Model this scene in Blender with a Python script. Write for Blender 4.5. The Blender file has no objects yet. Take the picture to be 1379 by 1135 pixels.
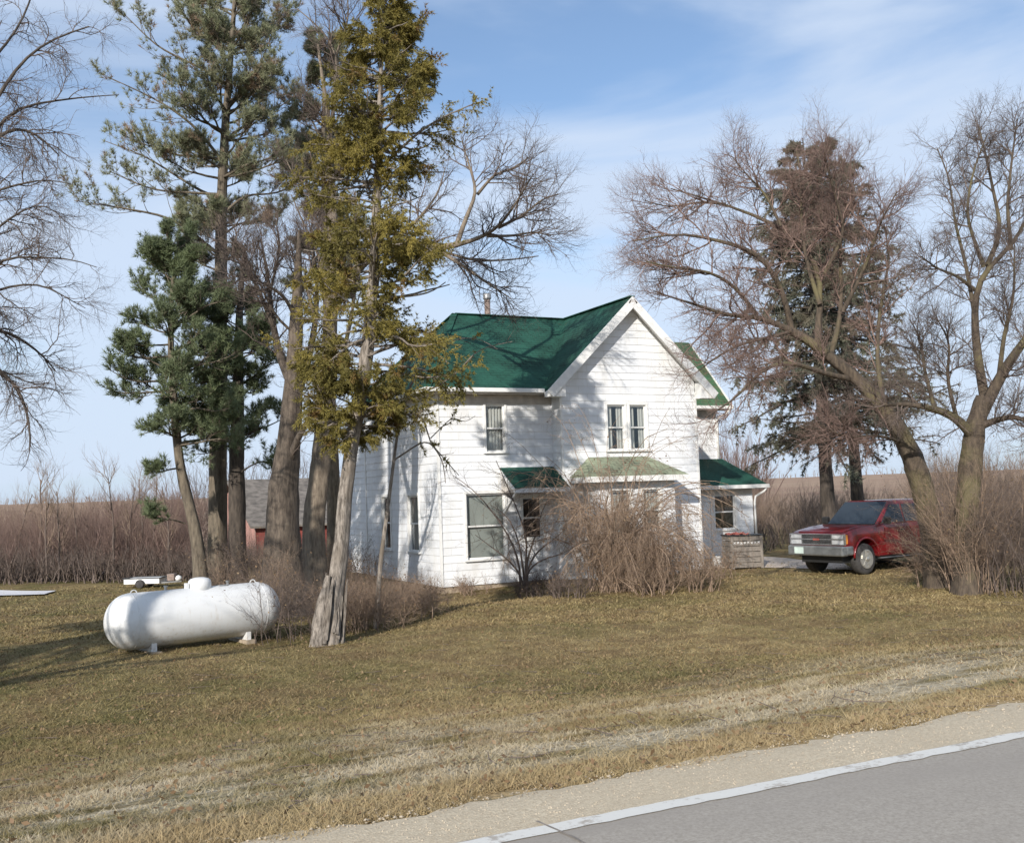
import bpy, math, random
import numpy as np
from mathutils import Vector, Matrix
random.seed(7)
R_ = math.radians
C = bpy.context.scene.collection
scene = bpy.context.scene

# ------------------------------------------------------------------ camera
PW, PH, F = 1379.0, 1135.0, 1400.0          # photograph size and focal length in its pixels
CAMZ = 2.52                                  # eye above yard level
YAW, PITCH, ROLL = R_(26.6), R_(3.96), R_(2.0)
fh = np.array([math.sin(YAW), math.cos(YAW), 0.0])
rh = np.array([math.cos(YAW), -math.sin(YAW), 0.0])
uz = np.array([0, 0, 1.0])
fw = fh*math.cos(PITCH) + uz*math.sin(PITCH)
up0 = -fh*math.sin(PITCH) + uz*math.cos(PITCH)
rt = rh*math.cos(ROLL) - up0*math.sin(ROLL)
up = up0*math.cos(ROLL) + rh*math.sin(ROLL)
cam = bpy.data.objects.new('camera', bpy.data.cameras.new('camera'))
C.objects.link(cam)
m = Matrix(((rt[0], up[0], -fw[0], 0), (rt[1], up[1], -fw[1], 0), (rt[2], up[2], -fw[2], CAMZ), (0, 0, 0, 1)))
cam.matrix_world = m
cam.data.sensor_width = 36.0
cam.data.lens = 36.0*F/PW
cam.data.clip_end = 4000
scene.camera = cam

# ------------------------------------------------------------------ sun and sky
SUNV = Vector((-1.0, -1.0, 0.62)).normalized()
world = bpy.data.worlds.new('World'); scene.world = world
world.use_nodes = True
nt = world.node_tree; N = nt.nodes; Lk = nt.links
N.clear()
wo = N.new('ShaderNodeOutputWorld'); bg = N.new('ShaderNodeBackground')
sky = N.new('ShaderNodeTexSky'); sky.sky_type = 'NISHITA'; sky.sun_disc = False
sky.sun_elevation = math.asin(SUNV.z)
sky.sun_rotation = math.atan2(SUNV.x, SUNV.y)
sky.air_density = 1.0; sky.dust_density = 0.35; sky.ozone_density = 3.0
bg.inputs['Strength'].default_value = 0.135
tc = N.new('ShaderNodeTexCoord'); mp = N.new('ShaderNodeMapping')
mp.inputs['Scale'].default_value = (0.9, 1.3, 4.2)
mp.inputs['Rotation'].default_value = (0.25, 0.15, 0.4)
nz = N.new('ShaderNodeTexNoise'); nz.inputs['Scale'].default_value = 1.35; nz.inputs['Detail'].default_value = 7
nz.inputs['Roughness'].default_value = 0.5; nz.inputs['Distortion'].default_value = 0.5
cr = N.new('ShaderNodeMapRange'); cr.inputs[1].default_value = 0.38; cr.inputs[2].default_value = 0.58
cr.inputs[3].default_value = 0.08; cr.inputs[4].default_value = 0.88; cr.interpolation_type = 'SMOOTHSTEP'
mx = N.new('ShaderNodeMix'); mx.data_type = 'RGBA'
mx.inputs['B'].default_value = (4.2, 4.9, 6.0, 1)
Lk.new(tc.outputs['Generated'], mp.inputs['Vector']); Lk.new(mp.outputs['Vector'], nz.inputs['Vector'])
sxz = N.new('ShaderNodeSeparateXYZ'); hz = N.new('ShaderNodeMapRange'); hz.inputs[1].default_value = 0.0; hz.inputs[2].default_value = 0.20
hz.inputs[3].default_value = 0.85; hz.inputs[4].default_value = 0.0; mh = N.new('ShaderNodeMix'); mh.data_type = 'RGBA'
mh.inputs['B'].default_value = (2.75, 3.75, 4.9, 1)      # pale blue air low over the fields
Lk.new(tc.outputs['Generated'], sxz.inputs[0]); Lk.new(sxz.outputs['Z'], hz.inputs[0]); Lk.new(hz.outputs[0], mh.inputs['Factor'])
Lk.new(nz.outputs['Fac'], cr.inputs[0]); Lk.new(cr.outputs[0], mx.inputs['Factor'])
Lk.new(sky.outputs['Color'], mh.inputs['A']); Lk.new(mh.outputs['Result'], mx.inputs['A']); Lk.new(mx.outputs['Result'], bg.inputs['Color'])
Lk.new(bg.outputs[0], wo.inputs[0])
sl = bpy.data.lights.new('sun', 'SUN'); sl.energy = 4.5; sl.angle = R_(0.53); sl.color = (1.0, 0.95, 0.88)
so = bpy.data.objects.new('sun', sl); C.objects.link(so)
so.rotation_euler = SUNV.to_track_quat('Z', 'Y').to_euler()
scene.view_settings.view_transform = 'Standard'
scene.view_settings.look = 'None'
scene.view_settings.exposure = 0.25
scene.view_settings.gamma = 1.0
scene.render.resolution_x = 1024; scene.render.resolution_y = 842

# ------------------------------------------------------------------ placing helpers
def ray(px, py):
    return fw + rt*((px-PW/2)/F) - up*((py-PH/2)/F)
def W(px, py, Z):
    """point at horizontal depth Z metres seen at photograph pixel (px,py)"""
    d = ray(px, py); t = Z/float(d@fh)
    return np.array([0, 0, CAMZ]) + d*t
def sstep(a, b, x):
    t = np.clip((x-a)/(b-a), 0, 1); return t*t*(3-2*t)
HX, HY = 11.12, 26.86                        # near corner of the house
def ht(x, y):
    x = np.asarray(x, float); y = np.asarray(y, float)
    z = 0.9 - 0.9*sstep(4.6, 13.0, y)**0.85
    z = z - 0.20*np.exp(-(((x-HX+1.5)/5.5)**2 + ((y-HY+1.0)/4.5)**2))
    n = 0.035*np.sin(x*0.9+1.3*np.sin(y*0.5)) + 0.03*np.sin(y*1.1+0.8*np.sin(x*0.7)+2) 
    z = z + n*sstep(6, 10, y)
    r = np.hypot(x, y)
    far = sstep(75, 380, r)*4.6 - sstep(420, 700, r)*3.0
    return z + far*sstep(20, 60, y)
def G(px, py):
    d = ray(px, py); t = 0.0
    p = np.array([0, 0, CAMZ]); 
    t = CAMZ/-d[2]
    for _ in range(12):
        q = p+d*t; t = (CAMZ-float(ht(q[0], q[1])))/-d[2]
    return p+d*t
def gz(p, dz=0.0):
    return np.array([p[0], p[1], float(ht(p[0], p[1]))+dz])

# ------------------------------------------------------------------ materials
class NT:
    def __init__(s, name):
        s.m = bpy.data.materials.new(name); s.m.use_nodes = True
        s.t = s.m.node_tree; s.b = s.t.nodes['Principled BSDF']
    def n(s, k, **kw):
        q = s.t.nodes.new('ShaderNode'+k)
        for a, v in kw.items():
            if a in ('inp',):
                for i, w in v.items(): q.inputs[i].default_value = w
            else: setattr(q, a, v)
        return q
    def l(s, a, b): s.t.links.new(a, b)
    def noise(s, vec, scale, detail=4, rough=0.55, dist=0.0):
        q = s.n('TexNoise', inp={'Scale': scale, 'Detail': detail, 'Roughness': rough, 'Distortion': dist})
        if vec is not None: s.l(vec, q.inputs['Vector'])
        return q.outputs['Fac']
    def rng(s, v, a, b, c=0.0, d=1.0):
        q = s.n('MapRange', inp={1: a, 2: b, 3: c, 4: d}); s.l(v, q.inputs[0]); return q.outputs[0]
    def mix(s, f, a, b, mode='MIX'):
        q = s.n('Mix', data_type='RGBA', blend_type=mode)
        for v, k in ((f, 'Factor'), (a, 'A'), (b, 'B')):
            if isinstance(v, (int, float)): q.inputs[k].default_value = v
            elif isinstance(v, tuple): q.inputs[k].default_value = (*v[:3], 1)
            else: s.l(v, q.inputs[k])
        return q.outputs['Result']
    def mul(s, a, b, op='MULTIPLY'):
        q = s.n('Math', operation=op)
        for v, i in ((a, 0), (b, 1)):
            if isinstance(v, (int, float)): q.inputs[i].default_value = v
            else: s.l(v, q.inputs[i])
        return q.outputs[0]
    def bump(s, h, st, dist=0.02):
        q = s.n('Bump', inp={'Strength': st, 'Distance': dist}); s.l(h, q.inputs['Height'])
        s.l(q.outputs[0], s.b.inputs['Normal'])
    def pos(s): return s.n('NewGeometry').outputs['Position']
    def isl(s): return s.n('NewGeometry').outputs['Random Per Island']
    def obj(s): return s.n('TexCoord').outputs['Object']
    def uv(s): return s.n('TexCoord').outputs['UV']
    def stretch(s, vec, sc):
        q = s.n('Mapping'); q.inputs['Scale'].default_value = sc; s.l(vec, q.inputs['Vector']); return q.outputs[0]

def plain(name, col, rough=0.6, metal=0.0, var=0.12, scale=6.0, bump=0.0, spec=None):
    t = NT(name); f = t.noise(t.obj(), scale, 5)
    a = tuple(c*(1-var) for c in col); b = tuple(min(1, c*(1+var)) for c in col)
    t.l(t.mix(t.rng(f, 0.3, 0.7), a, b), t.b.inputs['Base Color'])
    t.b.inputs['Roughness'].default_value = rough; t.b.inputs['Metallic'].default_value = metal
    if bump: t.bump(f, bump)
    if spec is not None: t.b.inputs['Specular IOR Level'].default_value = spec
    return t.m

def bark(name, c1, c2, c3=None, sc=5.0):
    t = NT(name); o = t.stretch(t.pos(), (1, 1, 0.22))
    f = t.noise(o, sc*3, 6, 0.65); g = t.noise(t.pos(), 1.1, 3)
    col = t.mix(t.rng(f, 0.35, 0.65), c1, c2)
    if c3: col = t.mix(t.rng(g, 0.5, 0.66), col, c3)
    t.l(col, t.b.inputs['Base Color']); t.b.inputs['Roughness'].default_value = 0.9
    t.bump(f, 0.8, 0.03); return t.m

def leafmat(name, cols, dead=None, deadamt=0.0, trans=0.25):
    t = NT(name); i = t.isl(); n = t.noise(t.pos(), 0.8, 3)
    col = t.mix(t.rng(i, 0, 1), cols[0], cols[1])
    col = t.mix(t.rng(n, 0.35, 0.65), col, cols[2])
    if dead:
        k = t.rng(t.noise(t.pos(), 1.5, 2), 0.62-deadamt, 0.68-deadamt)
        col = t.mix(k, col, dead)
    t.l(col, t.b.inputs['Base Color']); t.b.inputs['Roughness'].default_value = 0.6
    t.b.inputs['Specular IOR Level'].default_value = 0.25
    tr = t.n('BsdfTranslucent'); t.l(col, tr.inputs[0])
    ms = t.n('MixShader'); ms.inputs[0].default_value = trans
    out = [q for q in t.t.nodes if q.type == 'OUTPUT_MATERIAL'][0]
    t.l(t.b.outputs[0], ms.inputs[1]); t.l(tr.outputs[0], ms.inputs[2]); t.l(ms.outputs[0], out.inputs[0])
    return t.m

M = {}
def ground_color(t):
    p = t.pos(); sx = t.n('SeparateXYZ'); t.l(p, sx.inputs[0]); Y = sx.outputs['Y']; X = sx.outputs['X']
    n1 = t.noise(p, 0.32, 5, 0.6, 0.3); n2 = t.noise(p, 2.2, 5, 0.65); n3 = t.noise(p, 14, 4, 0.7)
    n5 = t.noise(p, 0.9, 6, 0.75, 0.5)
    n4 = t.noise(t.stretch(p, (1, 2.6, 1)), 0.8, 5, 0.65)
    green = t.mix(t.rng(n2, 0.40, 0.60), (0.08, 0.082, 0.026), (0.165, 0.14, 0.055))
    tan = t.mix(t.rng(n2, 0.35, 0.65), (0.235, 0.170, 0.078), (0.34, 0.262, 0.13))
    # greener on the left of the yard, browner before the house
    gx = t.rng(X, -4.0, 9.0, 0.16, -0.02)
    m1 = t.mul(n1, gx, 'SUBTRACT')
    base = t.mix(t.rng(m1, 0.30, 0.60, 0.1, 1.0), green, tan)
    base = t.mix(t.rng(n3, 0.50, 0.68, 0, 0.7), base, (0.085, 0.058, 0.030))
    base = t.mix(t.rng(n5, 0.46, 0.60, 0, 0.8), base, (0.175, 0.12, 0.062))
    # pale dry mat along the road
    band = t.mul(t.rng(Y, 5.2, 6.2), t.rng(Y, 8.2, 11.0, 1, 0))
    pale = t.mix(t.rng(n3, 0.4, 0.62), (0.56, 0.49, 0.37), (0.34, 0.27, 0.175))
    k = t.mul(t.rng(n4, 0.43, 0.56), band)
    base = t.mix(t.mul(k, 0.85), base, pale)
    edge = t.rng(t.mul(Y, t.mul(n2, 0.8), 'ADD'), 6.0, 6.5, 1, 0)
    base = t.mix(t.mul(edge, 0.7), base, (0.42, 0.31, 0.17))
    # stubble field far off
    vl = t.n('VectorMath', operation='LENGTH'); t.l(p, vl.inputs[0])
    field = t.mix(t.rng(t.noise(t.stretch(p, (0.3, 1, 1)), 0.05, 4), 0.35, 0.65), (0.30, 0.20, 0.145), (0.38, 0.275, 0.19))
    base = t.mix(t.rng(vl.outputs['Value'], 58, 80), base, field)
    return base, n3, n2
t = NT('lawn'); base, n3, n2 = ground_color(t)
t.l(base, t.b.inputs['Base Color']); t.b.inputs['Roughness'].default_value = 0.95; t.b.inputs['Specular IOR Level'].default_value = 0.1
t.bump(t.mix(0.5, n3, n2), 0.9, 0.08); M['ground'] = t.m
t = NT('grass_blade'); base, n3, n2 = ground_color(t); i = t.isl()
base = t.mix(t.rng(i, 0.0, 1.0, 0, 0.36), base, t.mix(t.rng(i, 0.3, 0.7), (0.085, 0.08, 0.025), (0.42, 0.33, 0.175)))
t.l(base, t.b.inputs['Base Color']); t.b.inputs['Roughness'].default_value = 0.7; t.b.inputs['Specular IOR Level'].default_value = 0.15
M['blade'] = t.m
t = NT('asphalt'); p = t.pos(); a = t.noise(p, 55, 5, 0.7); b = t.noise(t.stretch(p, (0.12, 1.1, 1)), 1.3, 4)
col = t.mix(t.rng(a, 0.35, 0.68), (0.26, 0.228, 0.188), (0.40, 0.36, 0.305))
col = t.mix(t.rng(b, 0.42, 0.62, 0, 0.8), col, (0.28, 0.248, 0.212))
# a dark sealed crack
v = t.n('TexVoronoi', feature='DISTANCE_TO_EDGE', inp={'Scale': 0.17}); t.l(t.mix(0.12, p, t.n('TexNoise', inp={'Scale': 1.5}).outputs['Color']), v.inputs['Vector'])
t.l(col, t.b.inputs['Base Color']); t.b.inputs['Roughness'].default_value = 0.88; t.bump(a, 0.2, 0.004); M['asphalt'] = t.m
t = NT('gravel_bed'); p = t.pos(); v = t.n('TexVoronoi', inp={'Scale': 75.0}); t.l(p, v.inputs['Vector'])
sp = t.n('SeparateColor'); t.l(v.outputs['Color'], sp.inputs[0])
col = t.mix(sp.outputs[0], (0.40, 0.325, 0.225), (0.58, 0.49, 0.35))
col = t.mix(t.rng(t.noise(p, 1.6, 6, 0.7), 0.35, 0.7, 0, 0.6), col, (0.44, 0.36, 0.25))
t.l(col, t.b.inputs['Base Color']); t.b.inputs['Roughness'].default_value = 0.95; t.bump(v.outputs['Distance'], 0.35, 0.008); M['gravel'] = t.m
t = NT('road_paint'); p = t.pos(); a = t.noise(p, 30, 5, 0.7); b = t.noise(p, 4, 5, 0.65)
col = t.mix(t.rng(t.mul(a, b), 0.27, 0.37), (0.62, 0.60, 0.55), (0.38, 0.34, 0.29))
t.l(col, t.b.inputs['Base Color']); t.b.inputs['Roughness'].default_value = 0.8; M['paint_line'] = t.m
M['pebble'] = plain('pebble', (0.38, 0.315, 0.23), 0.9, 0, 0.4, 3)

t = NT('white_siding'); u = t.uv()
br = t.n('TexBrick', inp={'Scale': 1.0, 'Mortar Size': 0.006, 'Mortar Smooth': 0.4, 'Brick Width': 0.61, 'Row Height': 0.215, 'Bias': 0.0,
      'Color1': (0.80, 0.81, 0.82, 1), 'Color2': (0.73, 0.74, 0.755, 1), 'Mortar': (0.62, 0.615, 0.59, 1)}); br.offset = 0.5
t.l(u, br.inputs['Vector'])
dirt = t.noise(t.stretch(t.obj(), (1, 1, 0.35)), 1.6, 6, 0.65)
col = t.mix(t.rng(dirt, 0.45, 0.75, 0, 0.5), br.outputs['Color'], (0.58, 0.55, 0.48))
n = t.noise(t.stretch(u, (4, 1, 1)), 3.0, 3)
col = t.mix(t.rng(n, 0.55, 0.8, 0, 0.25), col, (0.62, 0.62, 0.60))
t.l(col, t.b.inputs['Base Color']); t.b.inputs['Roughness'].default_value = 0.65
t.b.inputs['Specular IOR Level'].default_value = 0.25
t.bump(t.noise(t.obj(), 2.5, 3), 0.25, 0.03); M['siding'] = t.m
M['trim'] = plain('white_trim', (0.76, 0.75, 0.72), 0.55, 0, 0.08, 4)
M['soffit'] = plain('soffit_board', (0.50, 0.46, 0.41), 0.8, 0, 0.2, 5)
M['concrete'] = plain('foundation', (0.36, 0.29, 0.21), 0.95, 0, 0.35, 7, 0.5)
def roofmat(name, c1, c2, moss=None, amt=0.0):
    t = NT(name); u = t.uv()
    br = t.n('TexBrick', inp={'Scale': 1.0, 'Mortar Size': 0.016, 'Brick Width': 0.30, 'Row Height': 0.14, 'Color1': (*c1, 1), 'Color2': (*c2, 1), 'Mortar': tuple(c*0.3 for c in c1)+(1,)})
    t.l(u, br.inputs['Vector'])
    n = t.noise(t.obj(), 0.9, 6, 0.6, 0.4)
    col = t.mix(t.rng(n, 0.36, 0.62, 0, 0.8), br.outputs['Color'], tuple(c*1.8 for c in c2))
    col = t.mix(t.rng(t.noise(t.obj(), 9, 4), 0.5, 0.75, 0, 0.35), col, tuple(c*0.6 for c in c1))
    if moss:
        col = t.mix(t.rng(t.noise(t.obj(), 1.7, 6, 0.7), 0.6-amt, 0.75-amt, 0, 0.85), col, moss)
    t.l(col, t.b.inputs['Base Color']); t.b.inputs['Roughness'].default_value = 0.8
    t.b.inputs['Specular IOR Level'].default_value = 0.3
    t.bump(br.outputs['Fac'], 0.8, -0.02); return t.m
M['roof'] = roofmat('green_shingle', (0.008, 0.042, 0.028), (0.013, 0.058, 0.040), (0.035, 0.05, 0.03), -0.02)
M['roof_moss'] = roofmat('mossy_green_shingle', (0.025, 0.075, 0.035), (0.04, 0.10, 0.05), (0.13, 0.12, 0.06), 0.08)
M['roof_old'] = roofmat('lichen_shingle', (0.15, 0.17, 0.115), (0.20, 0.22, 0.15), (0.12, 0.15, 0.07), 0.02)
# window glass : clear sheet that mirrors a little
t = NT('window_glass'); g = t.n('BsdfGlossy'); g.inputs['Roughness'].default_value = 0.04; g.inputs['Color'].default_value = (0.8, 0.85, 0.9, 1)
tr = t.n('BsdfTransparent'); tr.inputs[0].default_value = (0.95, 0.96, 0.95, 1)
ms = t.n('MixShader'); fr = t.n('LayerWeight'); fr.inputs[0].default_value = 0.5
t.l(t.rng(t.mul(fr.outputs['Facing'], 4.0, 'POWER'), 0, 1, 0.10, 0.95), ms.inputs[0]); t.l(tr.outputs[0], ms.inputs[1]); t.l(g.outputs[0], ms.inputs[2])
out = [q for q in t.t.nodes if q.type == 'OUTPUT_MATERIAL'][0]; t.l(ms.outputs[0], out.inputs[0]); M['glass'] = t.m
t = NT('curtain'); w = t.n('TexWave', inp={'Scale': 9.0, 'Distortion': 1.5}); t.l(t.obj(), w.inputs['Vector'])
t.l(t.mix(t.rng(w.outputs['Fac'], 0, 1), (0.26, 0.265, 0.25), (0.44, 0.44, 0.41)), t.b.inputs['Base Color']); M['curtain'] = t.m
M['shade'] = plain('roller_shade', (0.27, 0.29, 0.27), 0.9, 0, 0.15, 2)
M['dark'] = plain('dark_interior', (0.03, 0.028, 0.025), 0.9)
M['pipe'] = plain('rusty_flue', (0.24, 0.18, 0.15), 0.7, 0.2, 0.4, 9)
M['bark_grey'] = bark('grey_bark', (0.11, 0.085, 0.063), (0.26, 0.21, 0.155))
M['bark_dark'] = bark('dark_pine_bark', (0.032, 0.025, 0.020), (0.095, 0.075, 0.058))
M['bark_mid'] = bark('brown_bark', (0.055, 0.042, 0.032), (0.165, 0.13, 0.098))
M['bark_pine'] = bark('pine_bark', (0.075, 0.060, 0.044), (0.19, 0.155, 0.11))
M['bark_moss'] = bark('mossy_bark', (0.045, 0.034, 0.025), (0.12, 0.09, 0.062), (0.13, 0.11, 0.055))
M['bark_pale'] = bark('pale_cedar_bark', (0.08, 0.066, 0.052), (0.33, 0.285, 0.24), (0.16, 0.13, 0.10), 7)
M['twig'] = bark('twig_bark', (0.085, 0.062, 0.050), (0.185, 0.142, 0.118))
M['twig_red'] = bark('reddish_twig', (0.14, 0.092, 0.075), (0.28, 0.19, 0.155))
M['twig_tan'] = bark('tan_stem', (0.17, 0.115, 0.08), (0.40, 0.29, 0.205))
M['twig_purple'] = bark('purple_brown_stem', (0.19, 0.135, 0.10), (0.34, 0.25, 0.185))
M['needle'] = leafmat('pine_needles', [(0.10, 0.13, 0.06), (0.22, 0.26, 0.13), (0.16, 0.19, 0.105)])
M['needle_sparse'] = leafmat('weathered_pine_needles', [(0.16, 0.18, 0.10), (0.32, 0.33, 0.20), (0.23, 0.23, 0.14)], (0.32, 0.23, 0.16), 0.05)
M['cedar'] = leafmat('cedar_sprays', [(0.20, 0.165, 0.04), (0.40, 0.32, 0.085), (0.19, 0.165, 0.05)], (0.22, 0.14, 0.05), 0.0)
M['spruce'] = leafmat('spruce_needles', [(0.10, 0.115, 0.08), (0.21, 0.215, 0.155), (0.17, 0.14, 0.10)])
M['leaf_litter'] = leafmat('fallen_leaves', [(0.24, 0.15, 0.08), (0.38, 0.28, 0.16), (0.18, 0.11, 0.06)])
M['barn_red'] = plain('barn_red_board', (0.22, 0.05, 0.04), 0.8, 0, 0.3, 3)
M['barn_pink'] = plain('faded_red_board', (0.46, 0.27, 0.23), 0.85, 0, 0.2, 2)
M['barn_roof'] = plain('weathered_grey_roof', (0.15, 0.13, 0.11), 0.9, 0, 0.5, 3)
t = NT('tank_paint'); o = t.obj(); a = t.noise(o, 1.3, 5, 0.6); b = t.noise(o, 16, 5, 0.75)
col = t.mix(t.rng(a, 0.45, 0.75, 0, 0.35), (0.70, 0.70, 0.69), (0.52, 0.51, 0.47))
sx = t.n('SeparateXYZ'); t.l(o, sx.inputs[0])
lo = t.rng(sx.outputs['Z'], 0.15, 0.55, 1, 0)
col = t.mix(t.mul(t.rng(b, 0.5, 0.7), t.mul(lo, 0.7)), col, (0.42, 0.33, 0.22))
col = t.mix(t.rng(b, 0.64, 0.76, 0, 0.6), col, (0.35, 0.30, 0.24))
st = t.noise(t.stretch(o, (5, 5, 0.5)), 2.2, 5, 0.7); col = t.mix(t.rng(st, 0.56, 0.72, 0, 0.45), col, (0.50, 0.44, 0.36))
t.l(col, t.b.inputs['Base Color']); t.b.inputs['Roughness'].default_value = 0.42; t.bump(a, 0.12, 0.03); M['tank'] = t.m
M['steel'] = plain('galvanised_steel', (0.42, 0.42, 0.42), 0.5, 0.6, 0.2, 8)
t = NT('red_car_paint'); a = t.noise(t.obj(), 2.5, 5)
t.l(t.mix(t.rng(a, 0.3, 0.7), (0.15, 0.004, 0.007), (0.21, 0.008, 0.012)), t.b.inputs['Base Color'])
t.b.inputs['Roughness'].default_value = 0.32; t.b.inputs['Coat Weight'].default_value = 0.6; t.b.inputs['Coat Roughness'].default_value = 0.08; M['red'] = t.m
M['chrome'] = plain('dull_chrome', (0.62, 0.62, 0.62), 0.22, 0.9, 0.15, 9)
M['bumper'] = plain('grey_bumper', (0.27, 0.28, 0.28), 0.35, 0.6, 0.2, 6)
M['black'] = plain('black_plastic', (0.02, 0.02, 0.02), 0.5, 0, 0.3, 9)
M['tyre'] = plain('tyre_rubber', (0.045, 0.042, 0.04), 0.85, 0, 0.4, 9)
M['rim'] = plain('alloy_rim', (0.55, 0.53, 0.48), 0.35, 0.7, 0.2, 9)
M['carglass'] = plain('tinted_glass', (0.035, 0.045, 0.055), 0.06, 0, 0.1, 2)
M['lamp'] = plain('lamp_lens', (0.75, 0.76, 0.76), 0.12, 0.4, 0.1, 9)
M['amber'] = plain('amber_lens', (0.75, 0.28, 0.05), 0.2)
M['plate'] = plain('licence_plate', (0.55, 0.65, 0.60), 0.5)
M['wood_grey'] = bark('weathered_board', (0.16, 0.14, 0.12), (0.27, 0.235, 0.20))
M['white_plastic'] = plain('white_plastic', (0.78, 0.78, 0.76), 0.5)
M['red_cloth'] = plain('faded_red_cloth', (0.35, 0.10, 0.08), 0.9)
M['drive'] = plain('pale_gravel', (0.50, 0.42, 0.35), 0.95, 0, 0.25, 8)
M['drive_far'] = plain('pale_concrete', (0.62, 0.60, 0.60), 0.8, 0, 0.1, 3)

# ------------------------------------------------------------------ mesh building
OFF = {}
def tag(o, label=None, cat=None, group=None, kind=None):
    if label: o['label'] = label
    if cat: o['category'] = cat
    if group: o['group'] = group
    if kind: o['kind'] = kind
    return o
def thing(name, label, cat, loc=(0, 0, 0), rz=0.0, group=None):
    o = bpy.data.objects.new(name, None); C.objects.link(o)
    o.location = tuple(float(v) for v in loc); o.rotation_euler = (0, 0, rz); o.empty_display_size = 0.3
    OFF[o.name] = np.array([float(v) for v in loc])
    return tag(o, label, cat, group)
def fastmesh(name, V, Fc, mat, parent=None, smooth=False, uv=None, local=False):
    """V (n,3) ; Fc (m,k) with constant k, or list of lists"""
    V = np.asarray(V, float)
    off = OFF.get(parent.name, np.zeros(3)) if parent is not None else np.zeros(3)
    if not local: V = V - off
    me = bpy.data.meshes.new(name)
    if isinstance(Fc, np.ndarray):
        k = Fc.shape[1]; nf = len(Fc)
        me.vertices.add(len(V)); me.vertices.foreach_set('co', V.ravel())
        me.loops.add(nf*k); me.loops.foreach_set('vertex_index', Fc.ravel().astype(np.int32))
        me.polygons.add(nf)
        me.polygons.foreach_set('loop_start', np.arange(0, nf*k, k, dtype=np.int32))
        me.polygons.foreach_set('loop_total', np.full(nf, k, dtype=np.int32))
        me.update(calc_edges=True)
    else:
        me.from_pydata([tuple(v) for v in V], [], Fc)
    if uv is not None:
        ul = me.uv_layers.new(name='UVMap'); ul.data.foreach_set('uv', np.asarray(uv, float).ravel())
    me.polygons.foreach_set('use_smooth', np.full(len(me.polygons), smooth))
    me.materials.append(mat)
    o = bpy.data.objects.new(name, me); C.objects.link(o)
    if parent is not None:
        o.parent = parent; OFF[o.name] = off if not local else np.zeros(3)
    return o

class MB:
    def __init__(s): s.v = []; s.f = []; s.uvs = []
    def poly(s, pts, uv=None):
        b = len(s.v); s.v += [tuple(float(c) for c in p) for p in pts]; s.f.append(list(range(b, b+len(pts))))
        s.uvs += (uv if uv is not None else [(p[0], p[2]) for p in pts]); return s
    def box(s, a, b, R=None, o=(0, 0, 0)):
        a, b = np.minimum(a, b), np.maximum(a, b)
        P = [np.array([x, y, z], float) for z in (a[2], b[2]) for y in (a[1], b[1]) for x in (a[0], b[0])]
        if R is not None: P = [R@p for p in P]
        P = [p+np.array(o, float) for p in P]
        b = len(s.v); s.v += [tuple(float(c) for c in p) for p in P]
        for q in ((0, 2, 3, 1), (4, 5, 7, 6), (0, 1, 5, 4), (2, 6, 7, 3), (0, 4, 6, 2), (1, 3, 7, 5)):
            s.f.append([b+i for i in q]); s.uvs += [(P[i][0]+P[i][1], P[i][2]) for i in q]
        return s
    def beam(s, p, q, w, h, upv=(0, 0, 1)):
        p = np.array(p, float); q = np.array(q, float); d = q-p; L = np.linalg.norm(d); d = d/L
        u = np.array(upv, float); u = u-d*(u@d); u /= np.linalg.norm(u); r = np.cross(d, u)
        Rm = np.stack([d, r, u], 1)
        return s.box((0, -w/2, -h/2), (L, w/2, h/2), Rm, p)
    def ring(s, pts, rads, n=12, cap=True, upv=None):
        V, Fq = tube(np.array([pts], float), np.array([rads], float), n)
        b = len(s.v); s.v += [tuple(v) for v in V]; s.uvs_dummy = 1
        for f in Fq: s.f.append([b+int(i) for i in f]); s.uvs += [(0, 0)]*4
        if cap:
            K = len(pts)
            s.f.append([b+i for i in range(n)][::-1]); s.uvs += [(0, 0)]*n
            s.f.append([b+(K-1)*n+i for i in range(n)]); s.uvs += [(0, 0)]*n
        return s
    def lathe(s, prof, axis_o, axis_d, n=24):
        """prof [(t along axis, radius)]"""
        o = np.array(axis_o, float); d = np.array(axis_d, float); d /= np.linalg.norm(d)
        pts = [o+d*t for t, r in prof]; return s.ring(pts, [r for t, r in prof], n)
    def prism(s, outline, y0, y1):
        """outline of (x,z) extruded in y"""
        A = [(x, y0, z) for x, z in outline]; B = [(x, y1, z) for x, z in outline]; n = len(outline)
        b = len(s.v); s.v += [tuple(float(c) for c in p) for p in A+B]
        def f(ix): s.f.append([b+i for i in ix]); s.uvs.extend([((A+B)[i][0], (A+B)[i][2]) for i in ix])
        f(list(range(n))); f(list(range(n, 2*n))[::-1])
        for i in range(n):
            j = (i+1) % n; f([j, i, n+i, n+j])
        return s
    def build(s, name, mat, parent=None, smooth=False, bevel=0.0, local=False):
        # ring() shares verts so uv list follows loops
        o = fastmesh(name, s.v, s.f, mat, parent, smooth, uv=s.uvs, local=local)
        if bevel:
            bm = o.modifiers.new('bevel', 'BEVEL'); bm.width = bevel; bm.segments = 2; bm.limit_method = 'ANGLE'
        return o

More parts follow.
